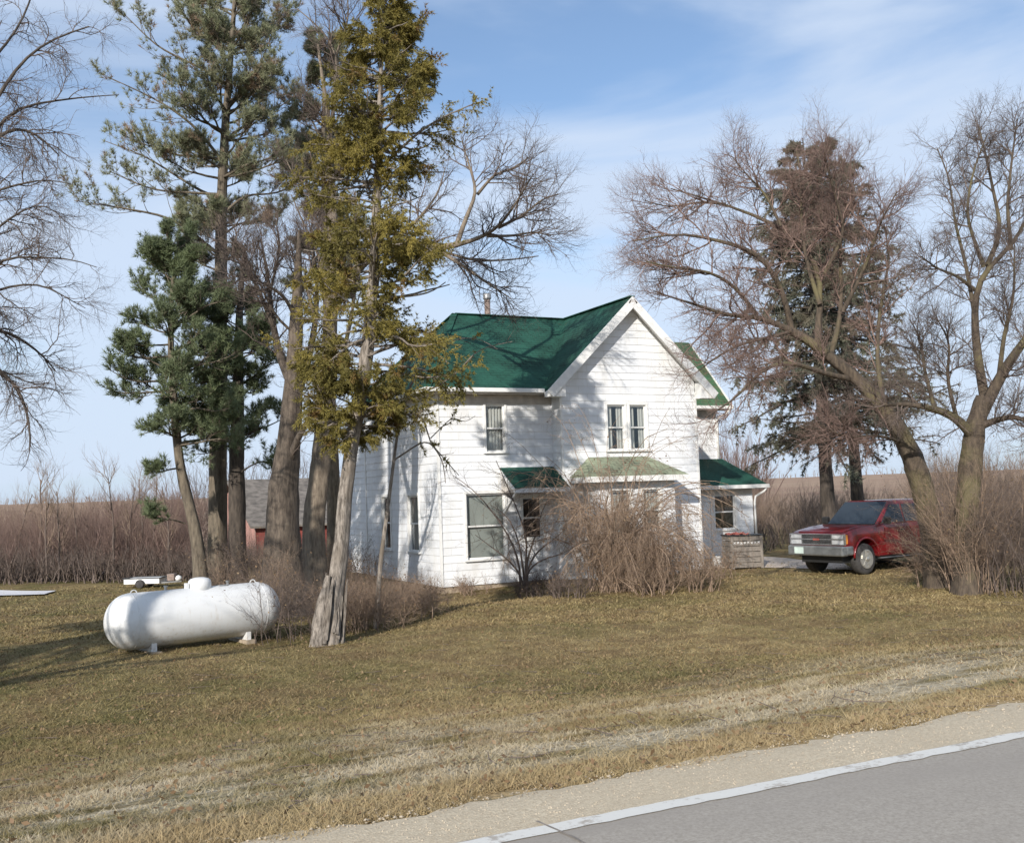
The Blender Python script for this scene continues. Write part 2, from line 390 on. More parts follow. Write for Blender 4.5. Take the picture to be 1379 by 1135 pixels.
def norm(a): return a/np.maximum(np.linalg.norm(a, axis=-1, keepdims=True), 1e-9)
def tube(poly, rad, n=3):
    """poly (N,K,3), rad (N,K) -> verts, quad faces"""
    Nn, K, _ = poly.shape
    T = np.empty_like(poly); T[:, 1:-1] = poly[:, 2:]-poly[:, :-2]; T[:, 0] = poly[:, 1]-poly[:, 0]; T[:, -1] = poly[:, -1]-poly[:, -2]
    T = norm(T)
    mean = norm(poly[:, -1]-poly[:, 0])
    ref = np.where(np.abs(mean[:, 2:3]) > 0.8, np.array([[1.0, 0, 0]]), np.array([[0, 0, 1.0]]))[:, None, :]
    U = norm(np.cross(T, np.broadcast_to(ref, T.shape))); Vv = np.cross(T, U)
    a = np.arange(n)*2*math.pi/n
    ring = U[:, :, None, :]*np.cos(a)[None, None, :, None] + Vv[:, :, None, :]*np.sin(a)[None, None, :, None]
    V = poly[:, :, None, :] + ring*rad[:, :, None, None]
    idx = np.arange(Nn*K*n).reshape(Nn, K, n)
    A = idx[:, :-1, :]; B = np.roll(A, -1, 2); D = idx[:, 1:, :]; Cc = np.roll(D, -1, 2)
    Fq = np.stack([A, B, Cc, D], -1).reshape(-1, 4)
    return V.reshape(-1, 3), Fq

class Cat:
    """collects vertex / face arrays of the same face size"""
    def __init__(s): s.V = []; s.F = []; s.n = 0
    def add(s, V, Fc):
        if len(V) == 0: return s
        s.V.append(V); s.F.append(Fc+s.n); s.n += len(V); return s
    def build(s, name, mat, parent=None, smooth=False):
        return fastmesh(name, np.concatenate(s.V), np.concatenate(s.F), mat, parent, smooth)

def grow(rng, P, D, L, R, K, wig, upb, end=0.3):
    Nn = len(P); poly = np.empty((Nn, K+1, 3)); poly[:, 0] = P; D = norm(D)
    for k in range(K):
        D = norm(D + wig*rng.normal(size=(Nn, 3)) + np.array([0, 0, upb])/K*2)
        poly[:, k+1] = poly[:, k] + D*(L/K)[:, None]
    tt = np.linspace(0, 1, K+1)[None, :]
    return poly, R[:, None]*(1-(1-end)*tt)
def sprout(rng, poly, rad, Mc, a0, a1, t0, t1=1.0, flat=0.0):
    """Mc children per branch; returns P, D, parent radius, t, parent length"""
    Nn, K1, _ = poly.shape; K = K1-1
    t = rng.uniform(t0, t1, (Nn, Mc)); f = t*K; i = np.minimum(f.astype(int), K-1); w = f-i
    r = np.arange(Nn)[:, None]
    A = poly[r, i]; B = poly[r, i+1]; P = A+(B-A)*w[..., None]; T = norm(B-A)
    v = rng.normal(size=(Nn, Mc, 3)); v[..., 2] *= (1-flat)
    v = norm(v-T*(v*T).sum(-1, keepdims=True))
    a = rng.uniform(a0, a1, (Nn, Mc, 1)); D = T*np.cos(a)+v*np.sin(a)
    Rr = rad[r, i]*(1-w)+rad[r, i+1]*w
    Ls = np.linalg.norm(np.diff(poly, axis=1), axis=2).sum(1)[:, None]*np.ones((1, Mc))
    return P.reshape(-1, 3), D.reshape(-1, 3), Rr.ravel(), t.ravel(), Ls.ravel()
def resample(pts, rads, K):
    pts = np.asarray(pts, float); d = np.r_[0, np.cumsum(np.linalg.norm(np.diff(pts, axis=0), axis=1))]; d /= d[-1]
    # smooth through Catmull-like dense interpolation
    t = np.linspace(0, 1, K+1); q = np.stack([np.interp(t, d, pts[:, c]) for c in range(3)], 1)
    for _ in range(2):
        q[1:-1] = q[1:-1]*0.5+0.25*(q[2:]+q[:-2])
    return q, np.interp(t, np.linspace(0, 1, len(rads)), rads)

def limb(pts, Z, r0, r1, K=12, dz=None, rng=None, jit=0.0):
    """traced limb: pts are photograph pixels, Z depth (number or per-point list)"""
    Zs = [Z]*len(pts) if not hasattr(Z, '__len__') else list(np.interp(np.linspace(0, 1, len(pts)), np.linspace(0, 1, len(Z)), Z))
    P = [W(x, y, z) for (x, y), z in zip(pts, Zs)]
    q, r = resample(P, [r0, r1], K)
    if rng is not None and jit:
        q[1:] += np.cumsum(rng.normal(size=(K, 3))*jit, 0)*0.5
    return q, r

def ramify(rng, cat, poly, rad, levels, tips=None, sides=3):
    """levels: list of dict(M, len, lenr, a, K, wig, up, r, t0) ; fills cat, returns polylines of the last level"""
    last = (poly, rad)
    for lv in levels:
        P, D, Rr, t, Ls = sprout(rng, last[0], last[1], lv['M'], lv.get('a0', 0.5), lv.get('a1', 1.1), lv.get('t0', 0.2), 1.0, lv.get('flat', 0))
        L = lv['len']*rng.uniform(0.55, 1.25, len(P))
        if lv.get('rel'): L = L*Ls*(1-0.45*t)
        R = np.minimum(Rr*0.75, lv['r']*rng.uniform(0.7, 1.2, len(P)))
        pl, rd = grow(rng, P, D, L, R, lv.get('K', 4), lv.get('wig', 0.15), lv.get('up', 0.1), lv.get('end', 0.35))
        cat.add(*tube(pl, rd, lv.get('n', sides)))
        last = (pl, rd)
        if tips is not None: tips.append((pl, rd))
    return last

def needles(rng, cen, dirs, Mn, ln, wd, spread, droop=0.0):
    """radiating thin triangles"""
    Nn = len(cen); c = np.repeat(cen, Mn, 0); d = np.repeat(norm(dirs), Mn, 0)
    d = norm(d*(1-spread)+rng.normal(size=c.shape)*spread + np.array([0, 0, -droop]))
    L = ln*rng.uniform(0.6, 1.2, len(c)); s = norm(np.cross(d, rng.normal(size=c.shape)))*wd/2
    V = np.empty((len(c), 3, 3)); V[:, 0] = c+s; V[:, 1] = c-s; V[:, 2] = c+d*L[:, None]
    return V.reshape(-1, 3), np.arange(len(c)*3).reshape(-1, 3)
def leaves(rng, cen, size, flat=0.0):
    """small bent leaf quads at random angles"""
    n = len(cen); a = norm(rng.normal(size=(n, 3))); b = rng.normal(size=(n, 3)); b[:, 2] *= (1-flat); a[:, 2] *= (1-flat); a = norm(a)
    b = norm(b-a*(b*a).sum(1, keepdims=True)); s = (size*rng.uniform(0.5, 1.3, n))[:, None]
    V = np.empty((n, 4, 3)); V[:, 0] = cen; V[:, 1] = cen+a*s*0.5+b*s*0.28; V[:, 2] = cen+a*s; V[:, 3] = cen+a*s*0.5-b*s*0.28
    return V.reshape(-1, 3), np.arange(n*4).reshape(-1, 4)
def trunkmesh(rng, pts, rads, K=26, n=14, rough=0.08, flare=0.0):
    q, r = resample(pts, rads, K)
    r = r*(1+flare*np.exp(-np.arange(K+1)/1.6))
    V, Fq = tube(q[None], r[None], n); V = V.reshape(K+1, n, 3)
    lob = 1+rough*np.sin(np.arange(n)*2*math.pi/n*5+rng.uniform(0, 6))[None, :]+rng.normal(size=(K+1, n))*rough*0.5
    V = q[:, None, :]+(V-q[:, None, :])*lob[..., None]
    return V.reshape(-1, 3), Fq, q, r

# ================================================================== SETTING
def sinhax(lo, hi, n, c, k):
    a = np.arcsinh((lo-c)/k); b = np.arcsinh((hi-c)/k); return c+k*np.sinh(np.linspace(a, b, n))
gx_ = sinhax(-900, 1300, 300, 6, 14); gy_ = sinhax(-80, 1400, 320, 12, 9)
XX, YY = np.meshgrid(gx_, gy_, indexing='ij'); ZZ = ht(XX, YY)
ZZ = np.where(YY < 5.3, ZZ-0.03, ZZ)
idx = np.arange(XX.size).reshape(XX.shape)
Fq = np.stack([idx[:-1, :-1], idx[1:, :-1], idx[1:, 1:], idx[:-1, 1:]], -1).reshape(-1, 4)
o = fastmesh('ground', np.stack([XX, YY, ZZ], -1).reshape(-1, 3), Fq, M['ground'], None, True); tag(o, kind='structure')
def strip(name, y0f, y1f, zf, mat, xs, ny=2, kind='structure'):
    V = []; nx = len(xs)
    for x in xs:
        a, b = y0f(x), y1f(x)
        for j in range(ny+1):
            y = a+(b-a)*j/ny; V.append((x, y, zf(x, y)))
    id_ = np.arange(nx*(ny+1)).reshape(nx, ny+1)
    F_ = np.stack([id_[:-1, :-1], id_[1:, :-1], id_[1:, 1:], id_[:-1, 1:]], -1).reshape(-1, 4)
    o = fastmesh(name, V, F_, mat, None, True); o['kind'] = kind; return o
xs = np.r_[np.linspace(-300, -12, 40), np.linspace(-11.8, 40, 520), np.linspace(41, 500, 60)]
rg = np.random.default_rng(3)
wob = {float(x): 0.05*math.sin(x*2.1)+0.04*math.sin(x*5.3+1)+0.03*rg.normal() for x in xs}
strip('road', lambda x: -3.2, lambda x: 4.56, lambda x, y: 0.920, M['asphalt'], xs)
strip('gravel_shoulder', lambda x: 4.50, lambda x: 5.14+0.012*x+wob[float(x)], lambda x, y: 0.916-0.014*max(0, y-4.5)/0.7 if y < 5.1 else float(ht(x, y))+0.016, M['gravel'], xs, 6)
pl_ = {float(x): 0.006*rg.normal() for x in xs}
o = strip('road_edge_line', lambda x: 4.43+pl_[float(x)], lambda x: 4.545+pl_[float(x)]*0.8, lambda x, y: 0.925, M['paint_line'], xs, 1)
# pale gravel drive between house and car, pale slab far left
def patch(name, pts, mat, dz=0.02, n=14):
    P = np.array([G(*p)[:2] for p in pts]); c = P.mean(0); V = [(*c, float(ht(*c))+dz)]; F_ = []
    ring = []
    for i in range(len(P)):
        for k in range(6):
            q = P[i]+(P[(i+1) % len(P)]-P[i])*k/6; ring.append(q)
    rad = 8
    for j in range(1, rad+1):
        for q in ring:
            p = c+(q-c)*j/rad; V.append((*p, float(ht(*p))+dz))
    m_ = len(ring)
    for i in range(m_): F_.append([0, 1+i, 1+(i+1) % m_])
    for j in range(rad-1):
        for i in range(m_):
            a = 1+j*m_+i; b = 1+j*m_+(i+1) % m_; F_.append([a, a+m_, b+m_, b])
    o = fastmesh(name, V, F_, mat, None, True); o['kind'] = 'structure'; return o
patch('driveway', [(925, 768), (1000, 764), (1062, 765), (1150, 768), (1130, 757), (1060, 752), (1030, 750), (960, 756)], M['drive'])
# tar-filled joint
crk = [G(722, 1112), G(738, 1119), G(770, 1133), G(800, 1150)]; V = []
for k, q in enumerate(crk): V += [(q[0]-.004, q[1], .9262), (q[0]+.010, q[1], .9262)]
o = fastmesh('tar_joint', V, [[0, 1, 3, 2], [2, 3, 5, 4], [4, 5, 7, 6]], M['wood_grey']); o['kind'] = 'structure'
patch('concrete_slab', [(-30, 804), (60, 802), (76, 797), (-30, 795)], M['drive_far'], 0.05)

# ================================================================== HOUSE
house = thing('farmhouse', 'white two-storey farmhouse with dark green shingle roofs and a front gable', 'house', (HX, HY, 0))
def hp(s, d, z): return np.array([HX+s, HY+d, z])
EZ, RZ, OV = 5.52, 8.28, 0.45
COURSE = 0.215
def wall_mb(p0, p1, z0, z1, openings=(), top=None, mb=None):
    """p0,p1 = (s,d) with outside on the right-hand side when walking p0->p1 ; top(z)->(ulo,uhi)"""
    mb = mb or MB(); p0 = np.array(p0, float); p1 = np.array(p1, float); L = np.linalg.norm(p1-p0); u = (p1-p0)/L
    nrm = np.array([u[1], -u[0]])
    cuts = set()
    for o_ in openings: cuts.add(o_[2]); cuts.add(o_[3])
    z = z0; k = 0
    def P(uu, zz, off): q = p0+u*uu+nrm*off; return (HX+q[0], HY+q[1], zz)
    while z < z1-1e-6:
        zb = min(z+COURSE, z1); cs = [z]+sorted(c for c in cuts if z+1e-4 < c < zb-1e-4)+[zb]
        for a, b in zip(cs[:-1], cs[1:]):
            mid = (a+b)/2; oa = 0.013*(1-(a-z)/COURSE)+0.002; ob = 0.013*(1-(b-z)/COURSE)+0.002
            lo, hi = 0.0, L; lo2, hi2 = 0.0, L
            if top: lo, hi = top(a); lo2, hi2 = top(b)
            if hi2 <= lo2: lo2 = hi2 = (lo2+hi2)/2
            ivs = [(lo, hi)]
            for o_ in openings:
                if o_[2] < mid < o_[3]:
                    nv = []
                    for i0, i1 in ivs:
                        if o_[0] > i0: nv.append((i0, min(i1, o_[0])))
                        if o_[1] < i1: nv.append((max(i0, o_[1]), i1))
                    ivs = [q for q in nv if q[1]-q[0] > 1e-4]
            for i0, i1 in ivs:
                t0 = lo2 if i0 == lo else i0; t1 = hi2 if i1 == hi else i1
                mb.poly([P(i0, a, oa), P(i1, a, oa), P(t1, b, ob), P(t0, b, ob)], [(i0, a), (i1, a), (t1, b), (t0, b)])
                if abs(a-z) < 1e-6: mb.poly([P(i0, a, -0.01), P(i1, a, -0.01), P(i1, a, oa), P(i0, a, oa)], [(i0, a)]*4)
        z = zb; k += 1
    return mb
def window(p0, p1, u0, u1, z0, z1, cover='curtain', sash=True, tw=0.07, parent=house, name='window'):
    """window set in the opening of the wall p0->p1"""
    p0 = np.array(p0, float); p1 = np.array(p1, float); L = np.linalg.norm(p1-p0); u = (p1-p0)/L; n = np.array([u[1], -u[0]])
    R = np.array([[u[0], n[0], 0], [u[1], n[1], 0], [0, 0, 1.0]]); o_ = (HX+p0[0], HY+p0[1], 0)
    fr = MB()
    fr.box((u0-tw, -0.08, z1), (u1+tw, 0.045, z1+tw+0.02), R, o_)
    fr.box((u0-tw, -0.08, z0), (u0, 0.040, z1), R, o_); fr.box((u1, -0.08, z0), (u1+tw, 0.040, z1), R, o_)
    w = fr.build(name, M['trim'], parent, bevel=0.004)
    s_ = MB().box((u0-tw-0.03, -0.08, z0-0.05), (u1+tw+0.03, 0.085, z0), R, o_); s_.build('sill', M['trim'], w)
    zm = (z0+z1)/2
    sa = MB()
    for (a, b, y) in ((z0, zm+0.02, -0.055), (zm-0.02, z1, -0.03)):
        t = 0.045
        sa.box((u0, y-0.02, a), (u0+t, y+0.01, b), R, o_); sa.box((u1-t, y-0.02, a), (u1, y+0.01, b), R, o_)
        sa.box((u0+t, y-0.018, a), (u1-t, y+0.008, a+t), R, o_); sa.box((u0+t, y-0.018, b-t), (u1-t, y+0.008, b), R, o_)
    sa.build('sash', M['trim'], w)
    g = MB(); 
    for (a, b, y) in ((z0+0.04, zm-0.02, -0.06), (zm+0.02, z1-0.04, -0.035)):
        g.poly([R@np.array(q)+o_ for q in ((u0+0.04, y, a), (u1-0.04, y, a), (u1-0.04, y, b), (u0+0.04, y, b))])
    g.build('pane', M['glass'], w)
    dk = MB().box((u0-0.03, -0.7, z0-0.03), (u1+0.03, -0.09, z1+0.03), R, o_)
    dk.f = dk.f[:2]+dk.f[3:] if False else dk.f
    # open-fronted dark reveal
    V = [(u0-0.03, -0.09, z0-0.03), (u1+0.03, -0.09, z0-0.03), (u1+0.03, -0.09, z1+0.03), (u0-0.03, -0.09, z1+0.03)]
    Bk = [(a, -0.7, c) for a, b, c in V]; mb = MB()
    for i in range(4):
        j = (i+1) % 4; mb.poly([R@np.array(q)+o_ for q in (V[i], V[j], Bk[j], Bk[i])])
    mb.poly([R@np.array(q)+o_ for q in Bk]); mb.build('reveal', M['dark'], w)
    if cover:
        mb = MB(); N_ = 28; za = z0+0.02; zb_ = z1
        if cover == 'half': za = zm-0.05
        if cover == 'shade': N_ = 1
        for i in range(N_):
            a = u0+(u1-u0)*i/N_; b = u0+(u1-u0)*(i+1)/N_
            ya = -0.12+0.018*math.sin(i*1.35); yb = -0.12+0.018*math.sin((i+1)*1.35)
            if cover == 'split' and 0.36 < (i+0.5)/N_ < 0.64: continue
            mb.poly([R@np.array(q)+o_ for q in ((a, ya, za), (b, yb, za), (b, yb, zb_), (a, ya, zb_))])
        mb.build('curtain', M['curtain'] if cover != 'shade' else M['shade'], w, smooth=True)
    return w

# walls -------------------------------------------------------------
LW = ((0, 0), (3.637, 0)); GW = ((3.637, -0.584), (8.42, -0.584)); SW = ((0, 6.33), (0, 0))
wins_L = [(1.48, 2.08, 3.73, 5.08, 'curtain'), (0.79, 2.0, 0.71, 2.55, 'shade'), (2.56, 3.2, 1.2, 2.40, None)]
wins_G = [(1.56, 2.17, 3.70, 5.05, 'split'), (2.35, 2.93, 3.70, 5.05, 'split')]
wins_S = [(6.33-2.44, 6.33-1.59, 0.92, 2.55, 'curtain'), (6.33-4.78, 6.33-4.01, 0.92, 2.55, None)]
gt = lambda z: (0.0, 4.783) if z <= EZ+0.30 else (max(0, (z-(EZ+0.30))/0.975), 4.783-max(0, (z-(EZ+0.30))/0.975))
wall_mb(*LW, 0, EZ-0.05, wins_L).build('wall', M['siding'], house)
wall_mb(*GW, 0, 8.12, wins_G, gt).build('wall', M['siding'], house)
wall_mb(*SW, 0, EZ-0.05, wins_S).build('wall', M['siding'], house)
wall_mb((3.637, 0), (3.637, -0.584), 0, EZ-0.02).build('wall', M['siding'], house)
wall_mb((8.42, -0.584), (8.42, 4.7), 0, EZ-0.05).build('wall', M['siding'], house)
wall_mb((8.42, 4.7), (13.25, 4.7), 0, EZ-0.05).build('wall', M['siding'], house)
bt = lambda z: (0, 4.0) if z <= EZ+0.36 else (max(0, (z-(EZ+0.36))/1.13), 4.0-max(0, (z-(EZ+0.36))/1.13))
wall_mb((13.25, 4.7), (13.25, 8.7), 0, 8.05, (), bt).build('wall', M['siding'], house)
wall_mb((13.25, 8.7), (0, 8.7), 0, EZ-0.05).build('wall', M['siding'], house)
wall_mb((0, 8.7), (0, 6.33), 0, EZ-0.05).build('wall', M['siding'], house)
for w_, p in ((wins_L, LW), (wins_G, GW), (wins_S, SW)):
    for (a, b, c, d, cv) in w_: window(*p, a, b, c, d, cv)
# foundation
MB().box(hp(0.03, 0.03, -0.5), hp(3.6, 6.3, -0.002)).box(hp(3.66, -0.56, -0.5), hp(8.4, 4.7, -0.003)).box(hp(8.4, 2.95, -0.5), hp(13.3, 8.6, -0.004)).build('foundation', M['concrete'], house)
for s_, d_ in ((0, 0), (3.637, -0.584), (8.42, -0.584), (13.25, 4.7), (0, 6.33)):
    cb = MB(); cb.box(hp(s_-0.035 if s_ < 8 else s_-0.03, d_-0.035, 0.0), hp(s_+0.03 if s_ < 8 else s_+0.035, d_+0.03, EZ-0.06)); cb.build('corner_board', M['trim'], house)

# roofs -------------------------------------------------------------
def roofpoly(mb, pts, th=0.07):
    P = [np.array(p, float) for p in pts]; n = np.cross(P[1]-P[0], P[2]-P[0]); n /= np.linalg.norm(n)
    if n[2] < 0: P = P[::-1]; n = -n
    e = np.cross([0, 0, 1.0], n); e = e/np.linalg.norm(e) if np.linalg.norm(e) > 1e-6 else np.array([1.0, 0, 0]); v = np.cross(n, e)
    k = len(P); b = len(mb.v); Q = [p-np.array([0, 0, th]) for p in P]
    mb.v += [tuple(p) for p in P+Q]
    def f(ix): mb.f.append([b+i for i in ix]); mb.uvs.extend([(((P+Q)[i])@e, ((P+Q)[i])@v) for i in ix])
    f(list(range(k))); f(list(range(k, 2*k))[::-1])
    for i in range(k): j = (i+1) % k; f([i, k+i, k+j, j])
    return mb
MX = 6.03
rf = MB()
roofpoly(rf, [hp(-OV, -OV, EZ), hp(MX-2.84, -OV, EZ), hp(MX, 3.16, RZ-0.01), hp(2.0, 3.16, RZ-0.01)])
roofpoly(rf, [hp(-OV, 6.8, EZ), hp(-OV, -OV, EZ), hp(2.0, 3.16, RZ-0.01)])
roofpoly(rf, [hp(MX, 6.8, EZ), hp(-OV, 6.8, EZ), hp(2.0, 3.16, RZ-0.01), hp(MX, 3.16, RZ-0.01)])
main_roof = rf.build('roof', M['roof'], house)
rf = MB(); fy = -0.584-0.36
roofpoly(rf, [hp(MX-2.84, 9.1, EZ), hp(MX-2.84, fy, EZ), hp(MX, fy, RZ), hp(MX, 9.1, RZ)])
roofpoly(rf, [hp(MX+2.84, fy, EZ), hp(MX+2.84, 9.1, EZ), hp(MX, 9.1, RZ), hp(MX, fy, RZ)])
rf.build('roof', M['roof'], house)
rf = MB()
roofpoly(rf, [hp(MX+2.80, 4.25, EZ), hp(13.68, 4.25, EZ), hp(13.68, 6.7, RZ-0.02), hp(MX+0.1, 6.7, RZ-0.02)])
roofpoly(rf, [hp(13.68, 9.15, EZ), hp(MX, 9.15, EZ), hp(MX, 6.7, RZ-0.02), hp(13.68, 6.7, RZ-0.02)])
r3 = rf.build('roof', M['roof_moss'], house); r3['label'] = 'mossy green shingle roof of the rear wing'
# ridge caps
rc = MB()
rc.beam(hp(2.0, 3.16, RZ+0.0), hp(MX, 3.16, RZ+0.0), 0.2, 0.03); rc.beam(hp(MX, fy-0.01, RZ+0.01), hp(MX, 9.1, RZ+0.01), 0.2, 0.03)
rc.beam(hp(-OV, -OV, EZ+0.01), hp(2.0, 3.16, RZ), 0.2, 0.03); rc.beam(hp(-OV, 6.8, EZ+0.01), hp(2.0, 3.16, RZ), 0.2, 0.03)
rc.build('ridge_cap', M['roof'], main_roof)
# fascias, gutters, soffits
fa = MB()
fa.box(hp(-OV-0.11, -OV-0.11, EZ-0.13), hp(MX-2.88, -OV-0.005, EZ-0.01)); fa.box(hp(-OV-0.11, -OV-0.004, EZ-0.128), hp(-OV-0.005, 6.8, EZ-0.012))
MB().box(hp(MX+2.86, 4.13, EZ-0.13), hp(13.7, 4.245, EZ-0.01)).build('gutter', M['trim'], house, bevel=0.012)
fa.build('gutter', M['trim'], house, bevel=0.012)
for a, b, nm in ((hp(-OV, -OV, EZ-0.16), hp(MX-2.86, 0.02, EZ-0.135), 'soffit'), (hp(-OV+0.002, 0.03, EZ-0.162), hp(0.02, 6.8, EZ-0.137), 'soffit'), (hp(0.04, -0.06, EZ-0.42), hp(3.60, 0.0, EZ-0.165), 'frieze_board'),
                 (hp(8.5, 4.26, EZ-0.16), hp(13.66, 4.68, EZ-0.135), 'soffit'), (hp(8.45, 4.62, EZ-0.4), hp(13.2, 4.67, EZ-0.165), 'frieze_board')):
    MB().box(a, b).build(nm, M['soffit'], house)
rk = MB()
for sg in (-1, 1):
    a = hp(MX+sg*2.88, fy-0.02, EZ-0.18+0.02); b = hp(MX, fy-0.02, RZ-0.17); d = (b-a)/np.linalg.norm(b-a)
    rk.beam(a-d*0.06, b+d*0.10, 0.045, 0.25)
rk.prism([(HX+MX-0.17, RZ-0.33), (HX+MX+0.17, RZ-0.33), (HX+MX, RZ+0.0)], HY+fy-0.044, HY+fy-0.0); rk.build('rake_board', M['trim'], house)
# soffit under the rakes and boxed returns at their feet
rs = MB()
for sg in (-1, 1):
    a = hp(MX+sg*2.80, 0, EZ-0.10); b = hp(MX, 0, RZ-0.11); yy = (fy+0.01, -0.584+0.01)
    rs.poly([(a[0], HY+yy[0], a[2]), (b[0], HY+yy[0], b[2]), (b[0], HY+yy[1], b[2]), (a[0], HY+yy[1], a[2])])
    x0, x1 = (MX-2.92, MX-2.40) if sg < 0 else (MX+2.40, MX+2.92)
    o_ = [(HX+x0, EZ-0.27), (HX+x1, EZ-0.27), (HX+x1, EZ-0.02), (HX+x0, EZ-0.02)]
    if sg < 0: o_ = [(HX+x0, EZ-0.27), (HX+x1, EZ-0.27), (HX+x1, EZ+0.22), (HX+x0, EZ-0.13)]
    else: o_ = [(HX+x0, EZ-0.27), (HX+x1, EZ-0.27), (HX+x1, EZ-0.13), (HX+x0, EZ+0.22)]
    rs.prism(o_, HY+fy+0.01, HY-0.60)
rs.build('rake_soffit', M['trim'], house)
# rake of the rear wing and its downspout elbow
MB().beam(hp(13.7, 4.2, EZ-0.10), hp(13.7, 6.7, RZ-0.12), 0.04, 0.18, (0, 0, 1)).build('rake_board', M['trim'], house)
MB().ring([hp(13.55, 4.18, EZ-0.12), hp(13.5, 4.3, EZ-0.28), hp(13.33, 4.6, EZ-0.42), hp(13.31, 4.66, EZ-0.6), hp(13.31, 4.66, 3.6)], [0.045]*5, 8).build('downspout', M['trim'], house, True)

# small hood over the side window
hd = roofpoly(MB(), [hp(1.88, -0.98, 2.66), hp(3.62, -0.98, 2.66), hp(3.62, -0.03, 3.27), hp(1.88, -0.03, 3.27)], 0.06)
hood = hd.build('window_hood', M['roof'], house); hood['label'] = 'small green shingled hood over the ground floor window'
x = MB().box(hp(1.84, -1.03, 2.53), hp(3.60, -0.985, 2.655))
x.beam(hp(1.86, -0.98, 2.58), hp(1.86, -0.03, 3.18), 0.03, 0.10)
x.build('fascia', M['trim'], hood)
MB().box(hp(1.90, -0.97, 2.54), hp(3.60, -0.04, 2.56)).poly([hp(1.9, -0.97, 2.56), hp(1.9, -0.04, 2.56), hp(1.9, -0.04, 3.16)]).build('soffit', M['soffit'], hood)
MB().beam(hp(1.95, -0.03, 1.95), hp(1.95, -0.85, 2.53), 0.06, 0.06).build('bracket', M['trim'], hood)

# bay with mossy hip roof on the gable front
g0 = 3.637; gd = -0.584; bp = 0.80
bw = [((g0+0.6, gd-bp), (g0+3.3, gd-bp)), ((g0+0.6, gd), (g0+0.6, gd-bp)), ((g0+3.3, gd-bp), (g0+3.3, gd))]
bwin = [(1.58, 2.18, 1.3, 2.50, 'curtain'), (0.45, 1.15, 1.3, 2.5, 'curtain')]
mb = wall_mb(*bw[0], 0, 2.86, bwin); wall_mb(*bw[1], 0, 2.86, mb=mb); wall_mb(*bw[2], 0, 2.86, mb=mb)
bay = mb.build('bay', M['siding'], house)
for q in bwin: window(*bw[0], *q[:4], q[4], parent=house)
e = [hp(g0+0.2, gd-1.12, 2.92), hp(g0+3.6, gd-1.12, 2.92)]; tl, tr_ = hp(g0+0.85, gd-0.03, 3.5), hp(g0+2.9, gd-0.03, 3.5)
mb = MB(); roofpoly(mb, [e[0], e[1], tr_, tl], 0.05); roofpoly(mb, [e[1], hp(g0+3.6, gd-0.03, 2.92), tr_], 0.05); roofpoly(mb, [hp(g0+0.2, gd-0.03, 2.92), e[0], tl], 0.05)
bro = mb.build('bay_roof', M['roof_old'], house); bro['label'] = 'pale lichen-covered hip roof over the front bay'
MB().box(hp(g0+0.17, gd-1.17, 2.75), hp(g0+3.63, gd-1.125, 2.91)).box(hp(g0+3.605, gd-1.12, 2.752), hp(g0+3.635, gd-0.03, 2.905)).box(hp(g0+0.165, gd-1.12, 2.752), hp(g0+0.195, gd-0.03, 2.905)).build('fascia', M['trim'], bro)
MB().box(hp(g0+0.2, gd-1.12, 2.76), hp(g0+3.6, gd-0.04, 2.79)).build('soffit', M['soffit'], bro)

# one-storey extension in the angle at the right
EW = ((8.45, 2.9), (13.35, 2.9)); ewin = [(11.64-8.45, 12.54-8.45, 1.0, 2.22, None)]
mb = wall_mb(*EW, 0, 2.45, ewin); wall_mb((13.35, 2.9), (13.35, 4.7), 0, 3.4, (), lambda z: (0 if z < 2.45 else (z-2.45)/0.5, 1.8), mb=mb)
mb.build('extension_wall', M['siding'], house)
for q in ewin: window(*EW, *q[:4], q[4], tw=0.09)
mb = roofpoly(MB(), [hp(8.45, 2.55, 2.56), hp(13.75, 2.55, 2.56), hp(13.45, 4.66, 3.55), hp(8.45, 4.66, 3.55)], 0.06)
er = mb.build('extension_roof', M['roof'], house)
MB().box(hp(8.5, 2.46, 2.42), hp(13.80, 2.545, 2.55)).build('gutter', M['trim'], er)
MB().box(hp(8.5, 2.56, 2.40), hp(13.7, 2.88, 2.43)).build('soffit', M['soffit'], er); MB().box(hp(8.5, 2.84, 2.22), hp(13.3, 2.875, 2.395)).build('frieze_board', M['soffit'], er)
MB().ring([hp(13.7, 2.52, 2.42), hp(13.66, 2.6, 2.30), hp(13.42, 2.8, 2.12), hp(13.40, 2.84, 1.9), hp(13.4, 2.84, 0.1)], [0.04]*5, 8).build('downspout', M['trim'], er, True)
MB().box(hp(10.55, 2.80, 0.0), hp(10.75, 2.872, 2.1)).box(hp(10.75, 2.80, 2.0), hp(11.45, 2.872, 2.1)).box(hp(11.40, 2.80, 0.0), hp(11.5, 2.872, 2.0)).build('door_frame', M['trim'], house)
MB().box(hp(10.76, 2.81, 0.02), hp(11.39, 2.868, 1.99)).build('door', M['white_plastic'], house)
# flue
fl = MB().ring([hp(3.52, 3.9, 7.6), hp(3.52, 3.9, 8.95)], [0.10, 0.10], 14).build('chimney', M['pipe'], house, True)
MB().ring([hp(3.52, 3.9, 8.93), hp(3.52, 3.9, 8.98), hp(3.52, 3.9, 9.12), hp(3.52, 3.9, 9.14)], [0.10, 0.14, 0.14, 0.05], 14).build('cap', M['steel'], fl)

